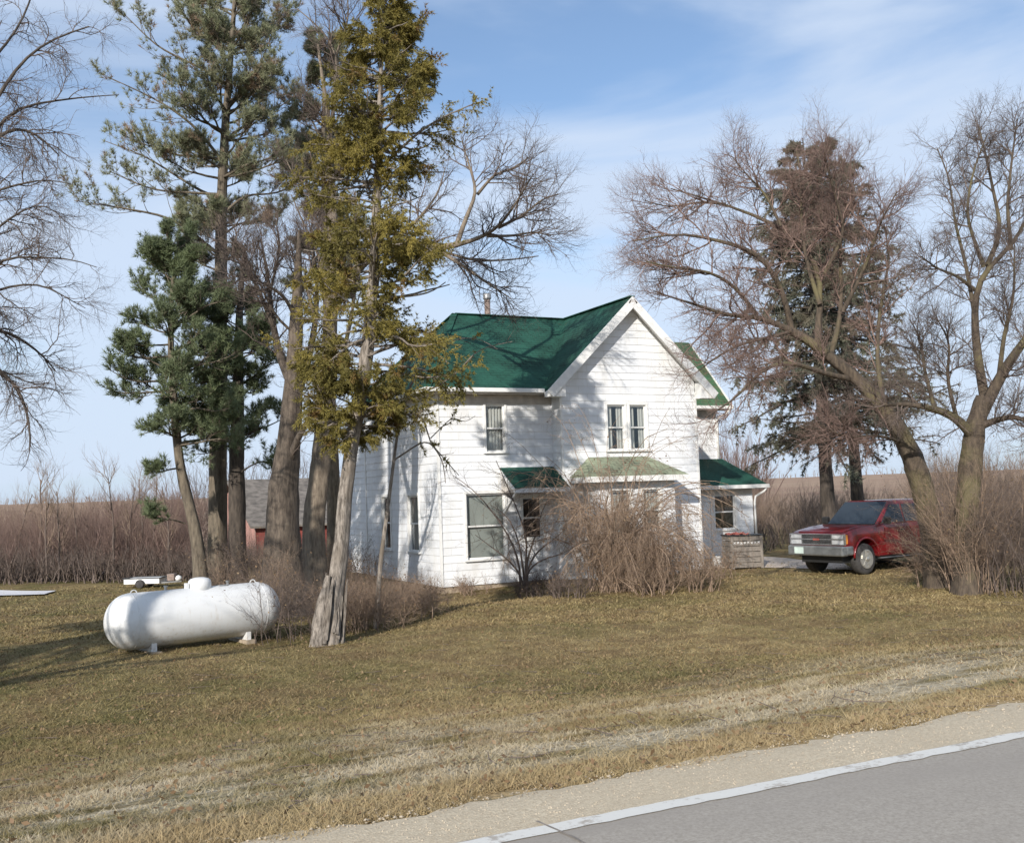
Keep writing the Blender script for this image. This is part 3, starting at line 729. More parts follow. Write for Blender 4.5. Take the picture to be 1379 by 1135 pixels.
# ================================================================== BARN / SHED BEHIND
bc = W(345, 707, 44.0); BX, BY = bc[0], bc[1]; ez = bc[2]
barn = thing('barn', 'low red barn with weathered grey roof glimpsed behind the tree trunks', 'barn', (BX, BY, 0))
BD, BL = 9.4, 16.0; rz_ = 3.5; bz0 = -0.3
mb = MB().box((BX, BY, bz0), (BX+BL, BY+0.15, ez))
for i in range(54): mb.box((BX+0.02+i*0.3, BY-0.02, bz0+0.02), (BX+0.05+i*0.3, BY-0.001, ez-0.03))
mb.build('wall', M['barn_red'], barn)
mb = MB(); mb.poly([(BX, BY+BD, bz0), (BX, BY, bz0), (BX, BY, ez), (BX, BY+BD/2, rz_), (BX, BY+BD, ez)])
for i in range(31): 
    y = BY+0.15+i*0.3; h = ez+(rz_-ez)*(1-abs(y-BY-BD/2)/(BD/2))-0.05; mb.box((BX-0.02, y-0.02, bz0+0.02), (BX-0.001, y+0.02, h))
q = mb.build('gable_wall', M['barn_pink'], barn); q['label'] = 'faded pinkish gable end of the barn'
mb = MB(); roofpoly(mb, [(BX-0.3, BY-0.3, ez-0.05), (BX+BL, BY-0.3, ez-0.05), (BX+BL, BY+BD/2, rz_+0.1), (BX-0.3, BY+BD/2, rz_+0.1)], 0.08)
roofpoly(mb, [(BX+BL, BY+BD+0.3, ez-0.05), (BX-0.3, BY+BD+0.3, ez-0.05), (BX-0.3, BY+BD/2, rz_+0.1), (BX+BL, BY+BD/2, rz_+0.1)], 0.08)
mb.build('roof', M['barn_roof'], barn)

# ================================================================== PROPANE TANK
a_ = gz(G(193, 877)); b_ = gz(G(331, 863))
ctr = (a_+b_)/2; dr = b_-a_; dr[2] = 0; dr /= np.linalg.norm(dr); 
tank = thing('propane_tank', 'large white propane tank lying on the lawn beneath the pines', 'gas tank', gz(ctr), math.atan2(dr[1], dr[0]))
TR, TL = 0.485, 3.22; tz = 0.07+TR
def lpart(name, mb, mat, parent, **k): return mb.build(name, mat, parent, local=True, **k)
prof = []
for i in range(13):
    a = math.pi/2*i/12; prof.append((-TL/2+0.42*(1-math.sin(a)) , TR*math.cos(a)) if False else (-TL/2+0.42-0.42*math.cos(a), max(0.004, TR*math.sin(a))))
prof += [(t, TR) for t in (-0.6, 0, 0.6)] + [(-t, r) for t, r in prof[::-1]]
body = lpart('shell', MB().lathe(prof, (0, 0, tz), (1, 0, 0), 48), M['tank'], tank, smooth=True)
for x in (-TL/2+0.42, TL/2-0.42): lpart('weld_seam', MB().lathe([(x-0.012, TR), (x-0.008, TR+0.003), (x+0.008, TR+0.003), (x+0.012, TR)], (0, 0, tz), (1, 0, 0), 48), M['tank'], body, smooth=True)
dome = lpart('valve_dome', MB().lathe([(-0.06, 0.205), (0.07, 0.205), (0.12, 0.195), (0.155, 0.155), (0.175, 0.08), (0.18, 0.005)], (0.08, 0, tz+TR), (0, 0, 1), 28), M['tank'], tank, smooth=True)
lpart('hinge', MB().box((-0.19, -0.05, tz+TR-0.02), (-0.14, 0.05, tz+TR+0.09)), M['tank'], dome)
for x in (-0.55, 0.62): lpart('relief_valve', MB().lathe([(-0.02, 0.028), (0.05, 0.028), (0.052, 0.04), (0.075, 0.04), (0.08, 0.01)], (x, 0, tz+TR), (0, 0, 1), 10), M['chrome'], tank)
for x in (-1.12, 1.12):
    pts = [(x+0.055*math.cos(a), 0, tz+TR-0.01+0.06*math.sin(a)) for a in np.linspace(0, math.pi, 9)]
    lpart('lifting_lug', MB().ring(pts, [0.010]*9, 6), M['tank'], tank, smooth=True)
lpart('data_plate', MB().box((0.42, -0.10, tz+TR-0.0), (0.60, 0.02, tz+TR+0.008)), M['steel'], tank)
for x in (-0.88, 0.88):
    lg = lpart('leg', MB().prism([(x-0.05, 0.0), (x+0.05, 0.0), (x+0.05, 0.26), (x-0.05, 0.26)], -0.30, 0.30), M['tank'], tank, bevel=0.01)
    lpart('foot_block', MB().box((x-0.10, -0.40, -0.08), (x+0.10, 0.40, 0.03)), M['concrete'], lg)

# ================================================================== RED SUV
wf = G(1166, 773); th_ = R_(33)
hd_c = -math.cos(th_)*rh - math.sin(th_)*fh        # heading
ang = math.atan2(hd_c[1], hd_c[0]); left_v = np.array([-hd_c[1], hd_c[0], 0])
SC = 1.0
org = wf - hd_c*1.42*SC - left_v*0.80*SC; org = gz(org)
org[2] = float(ht(wf[0], wf[1]))+0.01
car = thing('red_suv', 'dark red four-door SUV with chrome grille parked beyond the leaning tree', 'car', org, ang); car.scale = (1.06, 1.06, 1.10)
def arc(cx, cz, r, a0, a1, n=10): return [(cx+r*math.cos(R_(a)), cz+r*math.sin(R_(a))) for a in np.linspace(a0, a1, n)]
low = [(-2.28, 0.50), (-2.34, 0.62), (-2.34, 1.02), (-2.30, 1.17), (-1.0, 1.20), (0.95, 1.20), (1.5, 1.16), (2.05, 1.08), (2.20, 1.02), (2.24, 0.90), (2.24, 0.62), (2.18, 0.50), (1.90, 0.48)] \
    + arc(1.42, 0.42, 0.46, 8, 172) + [(0.94, 0.42), (-0.86, 0.42)] + arc(-1.36, 0.42, 0.46, 8, 172) + [(-1.86, 0.48)]
mb = MB().prism(low[::-1], -0.88, 0.88)
body = lpart('body', mb, M['red'], car, bevel=0.055, smooth=True)
# cabin : roof and pillars
zb_, zt = 1.17, 1.80
lo_ = [(-2.26, -0.84), (0.92, -0.84), (0.92, 0.84), (-2.26, 0.84)]; hi_ = [(-2.12, -0.68), (0.18, -0.68), (0.18, 0.68), (-2.12, 0.68)]
mb = MB(); b0 = [(x, y, zb_) for x, y in lo_]; b1 = [(x, y, zt-0.02) for x, y in hi_]
mb.v = [tuple(p) for p in b0+b1]; 
for f in ([3, 2, 1, 0], [4, 5, 6, 7], [0, 1, 5, 4], [1, 2, 6, 5], [2, 3, 7, 6], [3, 0, 4, 7]): mb.f.append(f); mb.uvs += [(0, 0)]*4
lpart('cabin', mb, M['red'], car, bevel=0.07, smooth=True)
def cabpt(x, side, z, out=0.012):
    t = (z-zb_)/(zt-zb_); return (x, side*(0.84+(0.68-0.84)*t+out), z)
def sidewin(x0, x1, x2, x3, side, z0=1.24, z1=1.68):
    p = [cabpt(x0, side, z0), cabpt(x1, side, z0), cabpt(x2, side, z1), cabpt(x3, side, z1)]
    q = [cabpt(x0, side, z0, -0.03), cabpt(x1, side, z0, -0.03), cabpt(x2, side, z1, -0.03), cabpt(x3, side, z1, -0.03)]
    m_ = MB(); m_.v = [tuple(v) for v in p+q]
    for f in ([0, 1, 2, 3], [7, 6, 5, 4], [0, 4, 5, 1], [1, 5, 6, 2], [2, 6, 7, 3], [3, 7, 4, 0]): m_.f.append(f); m_.uvs += [(0, 0)]*4
    return m_
for sd in (1, -1):
    for (x0, x1, x2, x3, z0, z1) in ((-0.18, 0.66, 0.22, -0.18, 0.44, 1.19), (-1.12, -0.24, 0, 0, 0.44, 1.19)):
        dm = MB().prism([(x0, 0.50), (x1, 0.50), (x1, 1.12), (x0, 1.12)], sd*0.882, sd*0.893)
        dr_ = lpart('door', dm, M['red'], car, bevel=0.008)
        lpart('handle', MB().box((x0+0.06, sd*0.895, 1.02), (x0+0.22, sd*0.925, 1.06)), M['black'], dr_, bevel=0.008)
    for xs4 in ((-0.20, 0.70, 0.20, -0.20), (-1.10, -0.28, -0.28, -1.06), (-2.08, -1.20, -1.16, -2.02)):
        lpart('side_window', sidewin(*xs4, sd), M['carglass'], car)
    lpart('side_moulding', MB().box((-2.2, sd*0.884, 0.72), (-1.86, sd*0.90, 0.77)).box((-0.86, sd*0.894, 0.72), (0.92, sd*0.906, 0.77)), M['red'], car)
    lpart('running_board', MB().box((-0.80, sd*0.80, 0.36), (0.90, sd*0.93, 0.385)), M['bumper'], car, bevel=0.012)
    mr = lpart('mirror', MB().box((0.62, sd*0.90, 1.20), (0.74, sd*1.10, 1.38)), M['black'], car, bevel=0.03)
    lpart('mirror_glass', MB().box((0.612, sd*0.93, 1.22), (0.618, sd*1.08, 1.36)), M['lamp'], mr)
    lpart('headlight', MB().box((2.18, sd*0.50, 0.90), (2.262, sd*0.86, 1.01)).box((2.18, sd*0.50, 0.77), (2.262, sd*0.86, 0.88)), M['lamp'], car, bevel=0.01)
    lpart('turn_signal', MB().box((2.12, sd*0.862, 0.78), (2.24, sd*0.888, 1.0)), M['amber'], car)
    lpart('tail_light', MB().box((-2.352, sd*0.72, 0.80), (-2.30, sd*0.885, 1.12)), M['amber'], car)
    for xa in (1.42, -1.36):
        ar = MB(); pts = [(x, sd*0.885, z) for x, z in arc(xa, 0.42, 0.475, 0, 180, 16)]; ar.ring(pts, [0.028]*16, 6)
        lpart('wheel_arch', ar, M['red'], car, smooth=True)
        wprof = [(-0.12, 0.22), (-0.12, 0.33), (-0.10, 0.375), (-0.04, 0.385), (0.04, 0.385), (0.10, 0.375), (0.12, 0.33), (0.12, 0.22)]
        ty = lpart('tyre', MB().lathe(wprof, (xa, sd*0.745, 0.375), (0, 1, 0), 36), M['tyre'], car, smooth=True)
        rm = MB().ring([(xa, sd*0.86, 0.375), (xa, sd*0.89, 0.375), (xa, sd*0.892, 0.375), (xa, sd*0.868, 0.375)], [0.235, 0.235, 0.205, 0.195], 30, cap=False)
        rm.lathe([(0.0, 0.06), (0.075, 0.06), (0.085, 0.02)], (xa, sd*0.84, 0.375), (0, sd, 0), 16)
        for k in range(5):
            a = k*2*math.pi/5+0.3; c_, s2 = math.cos(a), math.sin(a)
            rm.beam((xa+0.04*c_, sd*0.888, 0.375+0.04*s2), (xa+0.21*c_, sd*0.888, 0.375+0.21*s2), 0.03, 0.085, (-s2, 0, c_))
        lpart('rim', rm, M['rim'], ty, smooth=False)
        lpart('wheel_well', MB().box((xa-0.44, sd*0.55, 0.40), (xa+0.44, sd*0.60, 0.86)), M['black'], car)
p = [(0.88, -0.76, 1.20), (0.88, 0.76, 1.20), (0.245, 0.66, 1.74), (0.245, -0.66, 1.74)]
nv = Vector((0.6, 0, 0.7)).normalized()*0.022
mb = MB(); A_ = [np.array(q)+np.array(nv) for q in p]; B_ = [np.array(q)-np.array(nv)*1.5 for q in p]; mb.v = [tuple(q) for q in A_+B_]
for f in ([0, 1, 2, 3], [7, 6, 5, 4], [0, 4, 5, 1], [1, 5, 6, 2], [2, 6, 7, 3], [3, 7, 4, 0]): mb.f.append(f); mb.uvs += [(0, 0)]*4
lpart('windshield', mb, M['carglass'], car)
lpart('cowl', MB().box((0.86, -0.78, 1.185), (1.0, 0.78, 1.215)), M['black'], car)
mb = MB().prism([(0.98, 1.19), (1.5, 1.18), (2.0, 1.11), (2.14, 1.07), (2.14, 1.05), (0.98, 1.15)][::-1], -0.70, 0.70)
lpart('hood', mb, M['red'], car, bevel=0.02, smooth=True)
gr = lpart('grille', MB().box((2.20, -0.50, 0.76), (2.252, 0.50, 1.01)), M['black'], car)
mb = MB()
for z in (0.76, 0.885, 1.01): mb.box((2.2, -0.88, z-0.012), (2.268, 0.88, z+0.012))
for y in (-0.88, -0.49, 0.49, 0.88): mb.box((2.198, y-0.012, 0.75), (2.266, y+0.012, 1.02))
for k in range(7): z = 0.785+k*0.031; mb.box((2.21, -0.48, z-0.003), (2.257, 0.48, z+0.003))
lpart('grille_frame', mb, M['chrome'], gr)
lpart('emblem', MB().prism([(2.268, 0.86), (2.28, 0.86), (2.28, 0.91), (2.268, 0.91)], -0.10, 0.10), M['red_cloth'], gr)
bm_ = lpart('front_bumper', MB().box((2.12, -0.90, 0.48), (2.36, 0.90, 0.73)).box((1.93, 0.80, 0.50), (2.2, 0.915, 0.725)).box((1.93, -0.915, 0.50), (2.2, -0.80, 0.725)), M['bumper'], car, bevel=0.04, smooth=False)
lpart('licence_plate', MB().box((2.362, 0.28, 0.53), (2.372, 0.58, 0.69)) if False else MB().box((2.362, -0.66, 0.53), (2.372, -0.36, 0.69)), M['plate'], bm_)
lpart('rear_bumper', MB().box((-2.44, -0.88, 0.46), (-2.28, 0.88, 0.66)), M['bumper'], car, bevel=0.03)
lpart('underbody', MB().box((-2.2, -0.66, 0.30), (2.1, 0.66, 0.52)), M['black'], car)

# ================================================================== SMALL THINGS
cp = G(1001, 764); crate = thing('wooden_crate', 'weathered grey wooden crate with a row of pale marks by the extension', 'crate', gz(cp), -0.35)
mb = MB(); cw, ch, cdp = 0.50, 0.98, 0.4
for i in range(6):
    z = 0.03+i*ch/6; mb.box((-cw, -cdp-0.02, z), (cw, -cdp, z+ch/6-0.02)).box((-cw, cdp, z), (cw, cdp+0.02, z+ch/6-0.02))
    mb.box((-cw-0.02, -cdp, z+0.003), (-cw, cdp, z+ch/6-0.017)).box((cw, -cdp, z+0.003), (cw+0.02, cdp, z+ch/6-0.017))
lpart('board', mb, M['wood_grey'], crate)
for x in (-cw+0.04, cw-0.04): lpart('post', MB().box((x-0.04, -cdp-0.045, 0), (x+0.04, -cdp-0.021, ch)), M['wood_grey'], crate)
lpart('lid', MB().box((-cw-0.04, -cdp-0.05, ch), (cw+0.04, cdp+0.05, ch+0.04)), M['black'], crate, bevel=0.01)
mb = MB()
for i in range(8): 
    x = -0.38+i*0.108; z = ch-0.20+0.01*math.sin(i*2.1)
    mb.beam((x-0.03, -cdp-0.024, z-0.03), (x+0.03, -cdp-0.024, z+0.03), 0.014, 0.006, (0, 1, 0)).beam((x-0.03, -cdp-0.030, z+0.03), (x+0.03, -cdp-0.030, z-0.03), 0.014, 0.006, (0, 1, 0))
lpart('mark', mb, M['white_plastic'], crate)
tp = gz(cp)
cl = thing('folded_cloth', 'faded red cloth lying on top of the grey crate', 'cloth', tp+np.array([-0.15, 0.05, ch+0.04]), -0.2)
V = []; F_ = []; nx, ny = 16, 10
for i in range(nx):
    for j in range(ny): V.append((-0.3+0.6*i/(nx-1), -0.2+0.4*j/(ny-1), 0.03+0.04*math.sin(i*0.9)*math.cos(j*0.8)+0.02*math.sin(i*2+j)))
for i in range(nx-1):
    for j in range(ny-1): a = i*ny+j; F_.append([a, a+ny, a+ny+1, a+1])
q = fastmesh('fabric', V, F_, M['red_cloth'], cl, True, local=True); md = q.modifiers.new('solid', 'SOLIDIFY'); md.thickness = 0.03
# white bucket on the step
sp_ = G(966, 762); bk = thing('bucket', 'small white bucket standing at the extension door', 'bucket', gz(sp_))
lpart('pail', MB().lathe([(0.0, 0.12), (0.02, 0.13), (0.30, 0.15), (0.32, 0.155), (0.32, 0.145), (0.05, 0.12)], (0, 0, 0), (0, 0, 1), 20), M['white_plastic'], bk, smooth=True)
lpart('handle', MB().ring([(0.15*math.cos(a), 0.02*math.sin(a)-0.05, 0.30-0.10*math.sin(a)) for a in np.linspace(0, math.pi, 9)], [0.005]*9, 5), M['steel'], bk)

# small flat-bed trailer on the lawn far left
tp = G(200, 790); tr = thing('utility_trailer', 'small silver utility trailer parked before the brush at left', 'trailer', gz(tp), -0.5); tr.scale = (0.66, 0.66, 0.66)
lpart('bed', MB().box((-0.95, -0.55, 0.18), (0.72, 0.55, 0.42)), M['white_plastic'], tr, bevel=0.02)
mb = MB()
for y in (-0.55, 0.55): mb.beam((-1.0, y, 0.44), (0.76, y, 0.44), 0.05, 0.04)
mb.beam((-1.0, -0.55, 0.443), (-1.0, 0.55, 0.443), 0.05, 0.04).beam((0.76, -0.55, 0.443), (0.76, 0.55, 0.443), 0.05, 0.04)
lpart('rail', mb, M['black'], tr)
lpart('drawbar', MB().beam((0.7, -0.4, 0.2), (1.55, 0, 0.22), 0.05, 0.06).beam((0.7, 0.4, 0.2), (1.55, 0, 0.23), 0.05, 0.06), M['steel'], tr)
for y in (-0.66, 0.66): lpart('wheel', MB().lathe([(-0.07, 0.10), (-0.07, 0.18), (-0.05, 0.2), (0.05, 0.2), (0.07, 0.18), (0.07, 0.10)], (-0.15, y, 0.19), (0, 1, 0), 18), M['tyre'], tr, smooth=True)
lpart('tongue_box', MB().box((0.95, -0.22, 0.26), (1.30, 0.22, 0.58)), M['pipe'], tr, bevel=0.03)
mb = MB().lathe([(0, 0.14), (0.12, 0.17), (0.2, 0.1), (0.24, 0.02)], (1.42, 0, 0.26), (0, 0, 1), 12)
lpart('hitch_cover', mb, M['white_plastic'], tr, smooth=True)

# ================================================================== TREES
def path3(pts, Z, K=14):
    Zs = [Z]*len(pts) if not hasattr(Z, '__len__') else list(np.interp(np.linspace(0, 1, len(pts)), np.linspace(0, 1, len(Z)), Z))
    return [W(x, y, z) for (x, y), z in zip(pts, Zs)]
def px2m(px, Z): return px/F*Z
def interp_poly(q, t):
    f = np.clip(t, 0, 1)*(len(q)-1); i = np.minimum(f.astype(int), len(q)-2); w = (f-i)[:, None]
    return q[i]*(1-w)+q[i+1]*w
def build_trunk(rng, tr, pts, rads, mat, K=28, n=16, rough=0.08, flare=0.35):
    V, Fq, q, r = trunkmesh(rng, pts, rads, K, n, rough, flare)
    fastmesh('trunk', V, Fq, mat, tr, True); return q, r
def limbset(rng, limbs, Z, K=12):
    """limbs: list of (pts, r0, r1, zspread) -> arrays"""
    P = []; R = []
    for L_ in limbs:
        pts, r0, r1 = L_[:3]; zs = L_[3] if len(L_) > 3 else (Z, Z+rng.uniform(-1.2, 1.2))
        q, r = limb(pts, zs, r0, r1, K); P.append(q); R.append(r)
    return np.array(P), np.array(R)

# ---------------------------------------------------------------- tall white pine
def pine(name, label, cat, Z, tpts, trads, limbs, seed, extra, nmat, bmat, tuft=26, tl=0.20, tw=0.016, sub=9, group=None, low=None):
    rng = np.random.default_rng(seed)
    P = path3(tpts, Z); base = gz(P[0], -0.05); P[0] = np.array([P[0][0], P[0][1], base[2]])
    tr = thing(name, label, cat, base, group=group)
    q, r = build_trunk(rng, tr, P, trads, bmat)
    br = Cat(); fol = Cat(); polys = []
    if limbs:
        a, b = limbset(rng, limbs, Z); polys.append((a, b, 1.0))
    # extra whorled limbs : (t0,t1,count,length0,length1,rise)
    for (t0, t1, cnt, l0, l1, rise) in extra:
        t = rng.uniform(t0, t1, cnt); p = interp_poly(q, t); az = rng.uniform(0, 2*math.pi, cnt)
        D = np.stack([np.cos(az), np.sin(az), rng.normal(rise, 0.15, cnt)], 1)
        L = l0+(l1-l0)*(t-t0)/max(t1-t0, 1e-3); L = L*rng.uniform(0.55, 1.15, cnt)
        pl, rd = grow(rng, p, D, L, 0.018+0.013*L, 12, 0.08, 0.22); polys.append((pl, rd, 1.0))
    for pl, rd, _ in polys:
        br.add(*tube(pl, rd, 5))
        Pc, D, Rr, t, Ls = sprout(rng, pl, rd, sub, 0.5, 1.0, 0.32, 1.0, 0.55)
        L = np.minimum(0.34*Ls, 1.5)*(1.15-0.7*t)*rng.uniform(0.4, 1.4, len(t))+0.08
        s1, r1 = grow(rng, Pc, D, L, np.minimum(Rr*0.6, 0.014), 5, 0.14, 0.35); br.add(*tube(s1, r1, 3))
        Pc, D, Rr, t, Ls = sprout(rng, s1, r1, 4, 0.4, 0.9, 0.25, 1.0, 0.3)
        L = 0.16+0.30*Ls*rng.uniform(0.5, 1.2, len(t)); s2, r2 = grow(rng, Pc, D, L, np.minimum(Rr*0.7, 0.007), 3, 0.15, 0.5); br.add(*tube(s2, r2, 3))
        for (sp, k) in ((s1, 3), (s2, 2)):
            for j in range(k):
                tt = 1-j*0.22; c = sp[:, -1]*(tt)+sp[:, 0]*(1-tt); d = norm(sp[:, -1]-sp[:, -2])+np.array([0, 0, 0.35])
                fol.add(*needles(rng, c, d, tuft, tl, tw, 0.42))
        c = pl[:, -1]; fol.add(*needles(rng, c, norm(pl[:, -1]-pl[:, -2]), tuft*2, tl, tw, 0.45))
    br.build('branches', bmat, tr, True); fol.build('needles', nmat, tr)
    return tr, q, r
ZP = 30.5
pine('white_pine', 'tallest pine of the left group, bare lower trunk and sparse weathered tufts on long limbs', 'tree', ZP,
     [(292, 792), (293, 700), (293, 600), (295, 500), (297, 400), (297, 300), (301, 200), (308, 110), (314, 30), (320, -60), (322, -110)],
     [.27, .26, .245, .225, .20, .17, .14, .11, .08, .05, .03],
     [([(306, 115), (280, 95), (247, 81), (211, 63), (169, 21)], .05, .012, (ZP, ZP-1.2)),
      ([(298, 215), (271, 180), (254, 162), (211, 134), (150, 106)], .055, .012, (ZP, ZP-1.0)),
      ([(297, 268), (270, 258), (247, 243), (197, 211), (141, 190)], .05, .012, (ZP, ZP+1.2)),
      ([(297, 262), (250, 259), (211, 257), (190, 250), (150, 232)], .05, .012, (ZP, ZP-0.6)),
      ([(297, 345), (262, 315), (229, 292), (176, 282), (106, 271)], .06, .012, (ZP, ZP-1.8)),
      ([(304, 150), (330, 120), (350, 90), (368, 40)], .045, .012), ([(302, 190), (335, 165), (365, 150), (400, 130)], .05, .012, (ZP, ZP+1.5)),
      ([(300, 240), (330, 222), (362, 215), (392, 190)], .05, .012, (ZP, ZP-1.5)), ([(298, 290), (330, 262), (372, 262), (410, 240)], .05, .012, (ZP, ZP+1)),
      ([(297, 320), (322, 300), (350, 298), (385, 280)], .04, .012), ([(300, 230), (280, 215), (262, 208), (235, 195)], .035, .012, (ZP, ZP-1)),
      ([(312, 60), (290, 50), (262, 38), (240, 10)], .035, .01), ([(312, 70), (340, 55), (372, 40), (395, 5)], .035, .01)],
     21, [(0.36, 0.62, 20, 1.4, 1.7, 0.1), (0.60, 0.80, 28, 2.3, 1.8, 0.15), (0.78, 1.0, 38, 2.0, 0.8, 0.4)], M['needle_sparse'], M['bark_pine'], 15, 0.18, 0.016, 14, 'pines of the left tree group')
Z1 = 28.5
pine('white_pine', 'small leaning green pine at the left of the tree group, trunk kinked above the tank', 'tree', Z1,
     [(271, 792), (268, 740), (258, 690), (244, 640), (238, 590), (234, 540), (230, 480), (230, 420), (234, 360), (240, 325)],
     [.20, .17, .15, .13, .115, .10, .085, .065, .045, .02],
     [([(232, 520), (215, 512), (190, 515), (168, 510), (148, 498)], .04, .01, (Z1, Z1-1)), ([(232, 500), (210, 490), (185, 475), (162, 462)], .035, .01, (Z1, Z1-.6)),
      ([(231, 450), (210, 445), (195, 437), (180, 430)], .03, .01, (Z1, Z1-.5)), ([(231, 420), (210, 405), (197, 395), (185, 385)], .03, .01, (Z1, Z1+.6)),
      ([(238, 590), (222, 580), (208, 578), (192, 585)], .035, .01, (Z1, Z1-.8)), ([(243, 630), (228, 632), (215, 636), (200, 637)], .03, .01, (Z1, Z1-.6)),
      ([(250, 705), (235, 700), (215, 698), (196, 693)], .025, .01, (Z1, Z1-.6)),
      ([(236, 560), (262, 548), (290, 555), (318, 548)], .04, .01, (Z1, Z1-1)), ([(233, 500), (262, 492), (292, 488), (330, 470)], .04, .01, (Z1, Z1-1)),
      ([(231, 440), (258, 425), (280, 410), (305, 405)], .035, .01, (Z1, Z1-.7)), ([(238, 600), (268, 596), (295, 590), (322, 596)], .035, .01, (Z1, Z1-1.2)),
      ([(232, 400), (225, 370), (210, 360), (200, 352)], .02, .01)],
     22, [(0.42, 0.72, 22, 1.9, 1.6, 0.15), (0.72, 0.98, 26, 1.5, 0.7, 0.35)], M['needle'], M['bark_pine'], 13, 0.17, 0.017, 14, 'pines of the left tree group')
Z3 = 30.0
pine('white_pine', 'dark-trunked pine behind the tallest one with green boughs only at mid height', 'tree', Z3,
     [(319, 800), (319, 720), (318, 620), (320, 540), (321, 470), (323, 400), (327, 360), (329, 335)], [.27, .25, .24, .20, .17, .13, .09, .05],
     [([(320, 590), (345, 580), (365, 572), (385, 562)], .04, .01, (Z3, Z3-1)), ([(320, 560), (300, 548), (275, 540), (252, 548)], .04, .01, (Z3, Z3-1)),
      ([(321, 520), (345, 505), (360, 490), (378, 488)], .035, .01, (Z3, Z3-1)), ([(321, 500), (300, 485), (280, 478), (262, 470)], .035, .01, (Z3, Z3-.8)),
      ([(322, 460), (338, 450), (350, 440), (362, 442)], .03, .01), ([(322, 450), (305, 437), (290, 430), (272, 430)], .03, .01, (Z3, Z3-.6)),
      ([(320, 600), (300, 600), (285, 610), (262, 612)], .03, .01, (Z3, Z3-1.4)), ([(319, 640), (340, 625), (360, 620), (378, 628)], .03, .01, (Z3, Z3-1.2))],
     23, [(0.40, 0.62, 16, 1.5, 1.4, 0.1), (0.62, 0.86, 20, 1.3, 0.8, 0.2)], M['needle'], M['bark_dark'], 13, 0.17, 0.017, 14, 'pines of the left tree group')

# ---------------------------------------------------------------- bare broadleaf trees
def bare_tree(name, label, cat, Z, tpts, trads, limbs, seed, levels, tmat, bmat, K=12, group=None, rough=0.10, flare=0.3, zt=None, leaf=None):
    rng = np.random.default_rng(seed)
    P = path3(tpts, zt if zt is not None else Z); base = gz(P[0], -0.06); P[0] = np.array([P[0][0], P[0][1], base[2]])
    tr = thing(name, label, cat, base, group=group)
    q, r = build_trunk(rng, tr, P, trads, tmat, 30, 16, rough, flare)
    main = Cat(); fine = Cat()
    a, b = limbset(rng, limbs, Z, K)
    for i in range(len(a)): main.add(*tube(a[i:i+1], b[i:i+1], 9))
    lastp = (a, b); tips = []
    for k, lv in enumerate(levels):
        P_, D, Rr, t, Ls = sprout(rng, lastp[0], lastp[1], lv['M'], lv.get('a0', 0.45), lv.get('a1', 1.15), lv.get('t0', 0.15))
        L = lv['len']*rng.uniform(0.5, 1.25, len(P_))*(1-0.35*t)
        R = np.minimum(Rr*0.7, lv['r']*rng.uniform(0.75, 1.2, len(P_)))
        pl, rd = grow(rng, P_, D, L, R, lv.get('K', 5), lv.get('wig', 0.16), lv.get('up', 0.15), 0.35)
        fine.add(*tube(pl, rd, 4 if k == 0 else 3)); lastp = (pl, rd); tips.append(pl)
    main.build('limbs', tmat, tr, True); fine.build('twigs', bmat, tr, True)
    return tr, q, r, tips
LV = lambda s=1.0, n=(5, 5, 4), up=0.2: [dict(M=n[0], len=1.9*s, r=.028*s, K=7, up=up, wig=.17), dict(M=n[1], len=1.05*s, r=.012*s, K=6, up=up, wig=.2), dict(M=n[2], len=.60*s, r=.007, K=4, up=up, wig=.22)]
# massive dark trunk in the middle of the left group, broken top
Z4 = 24.3
bare_tree('bare_tree', 'thick dark trunk with a broken top and bare limbs right of the pines', 'tree', Z4,
     [(385, 850), (380, 760), (379, 700), (384, 640), (391, 570), (395, 510), (398, 460), (400, 410), (402, 350), (403, 310)],
     [.52, .42, .38, .33, .26, .21, .18, .14, .09, .03],
     [([(394, 520), (376, 480), (366, 430), (362, 380), (352, 325)], .12, .02), ([(368, 440), (352, 400), (340, 370), (322, 350), (295, 325)], .06, .015),
      ([(398, 430), (385, 400), (362, 385), (345, 378), (318, 360)], .05, .015, (Z4, Z4-1.5)), ([(390, 560), (412, 500), (425, 440), (428, 380), (420, 320)], .12, .02, (Z4, Z4+1)),
      ([(425, 440), (415, 390), (400, 360), (385, 330)], .05, .012), ([(362, 400), (372, 360), (378, 330), (372, 300)], .04, .012),
      ([(384, 640), (400, 590), (432, 540), (442, 490)], .10, .03, (Z4, Z4-1)), ([(398, 450), (372, 430), (340, 360), (322, 330), (290, 318)], .035, .012, (Z4, Z4-1.2)),
      ([(428, 380), (440, 330), (438, 280), (452, 230)], .06, .012), ([(403, 400), (424, 352), (418, 300), (430, 260)], .04, .01)],
     31, LV(0.68, (12, 8, 6), 0.35), M['bark_mid'], M['twig'], group='bare trees of the left group')
Z5 = 28.0
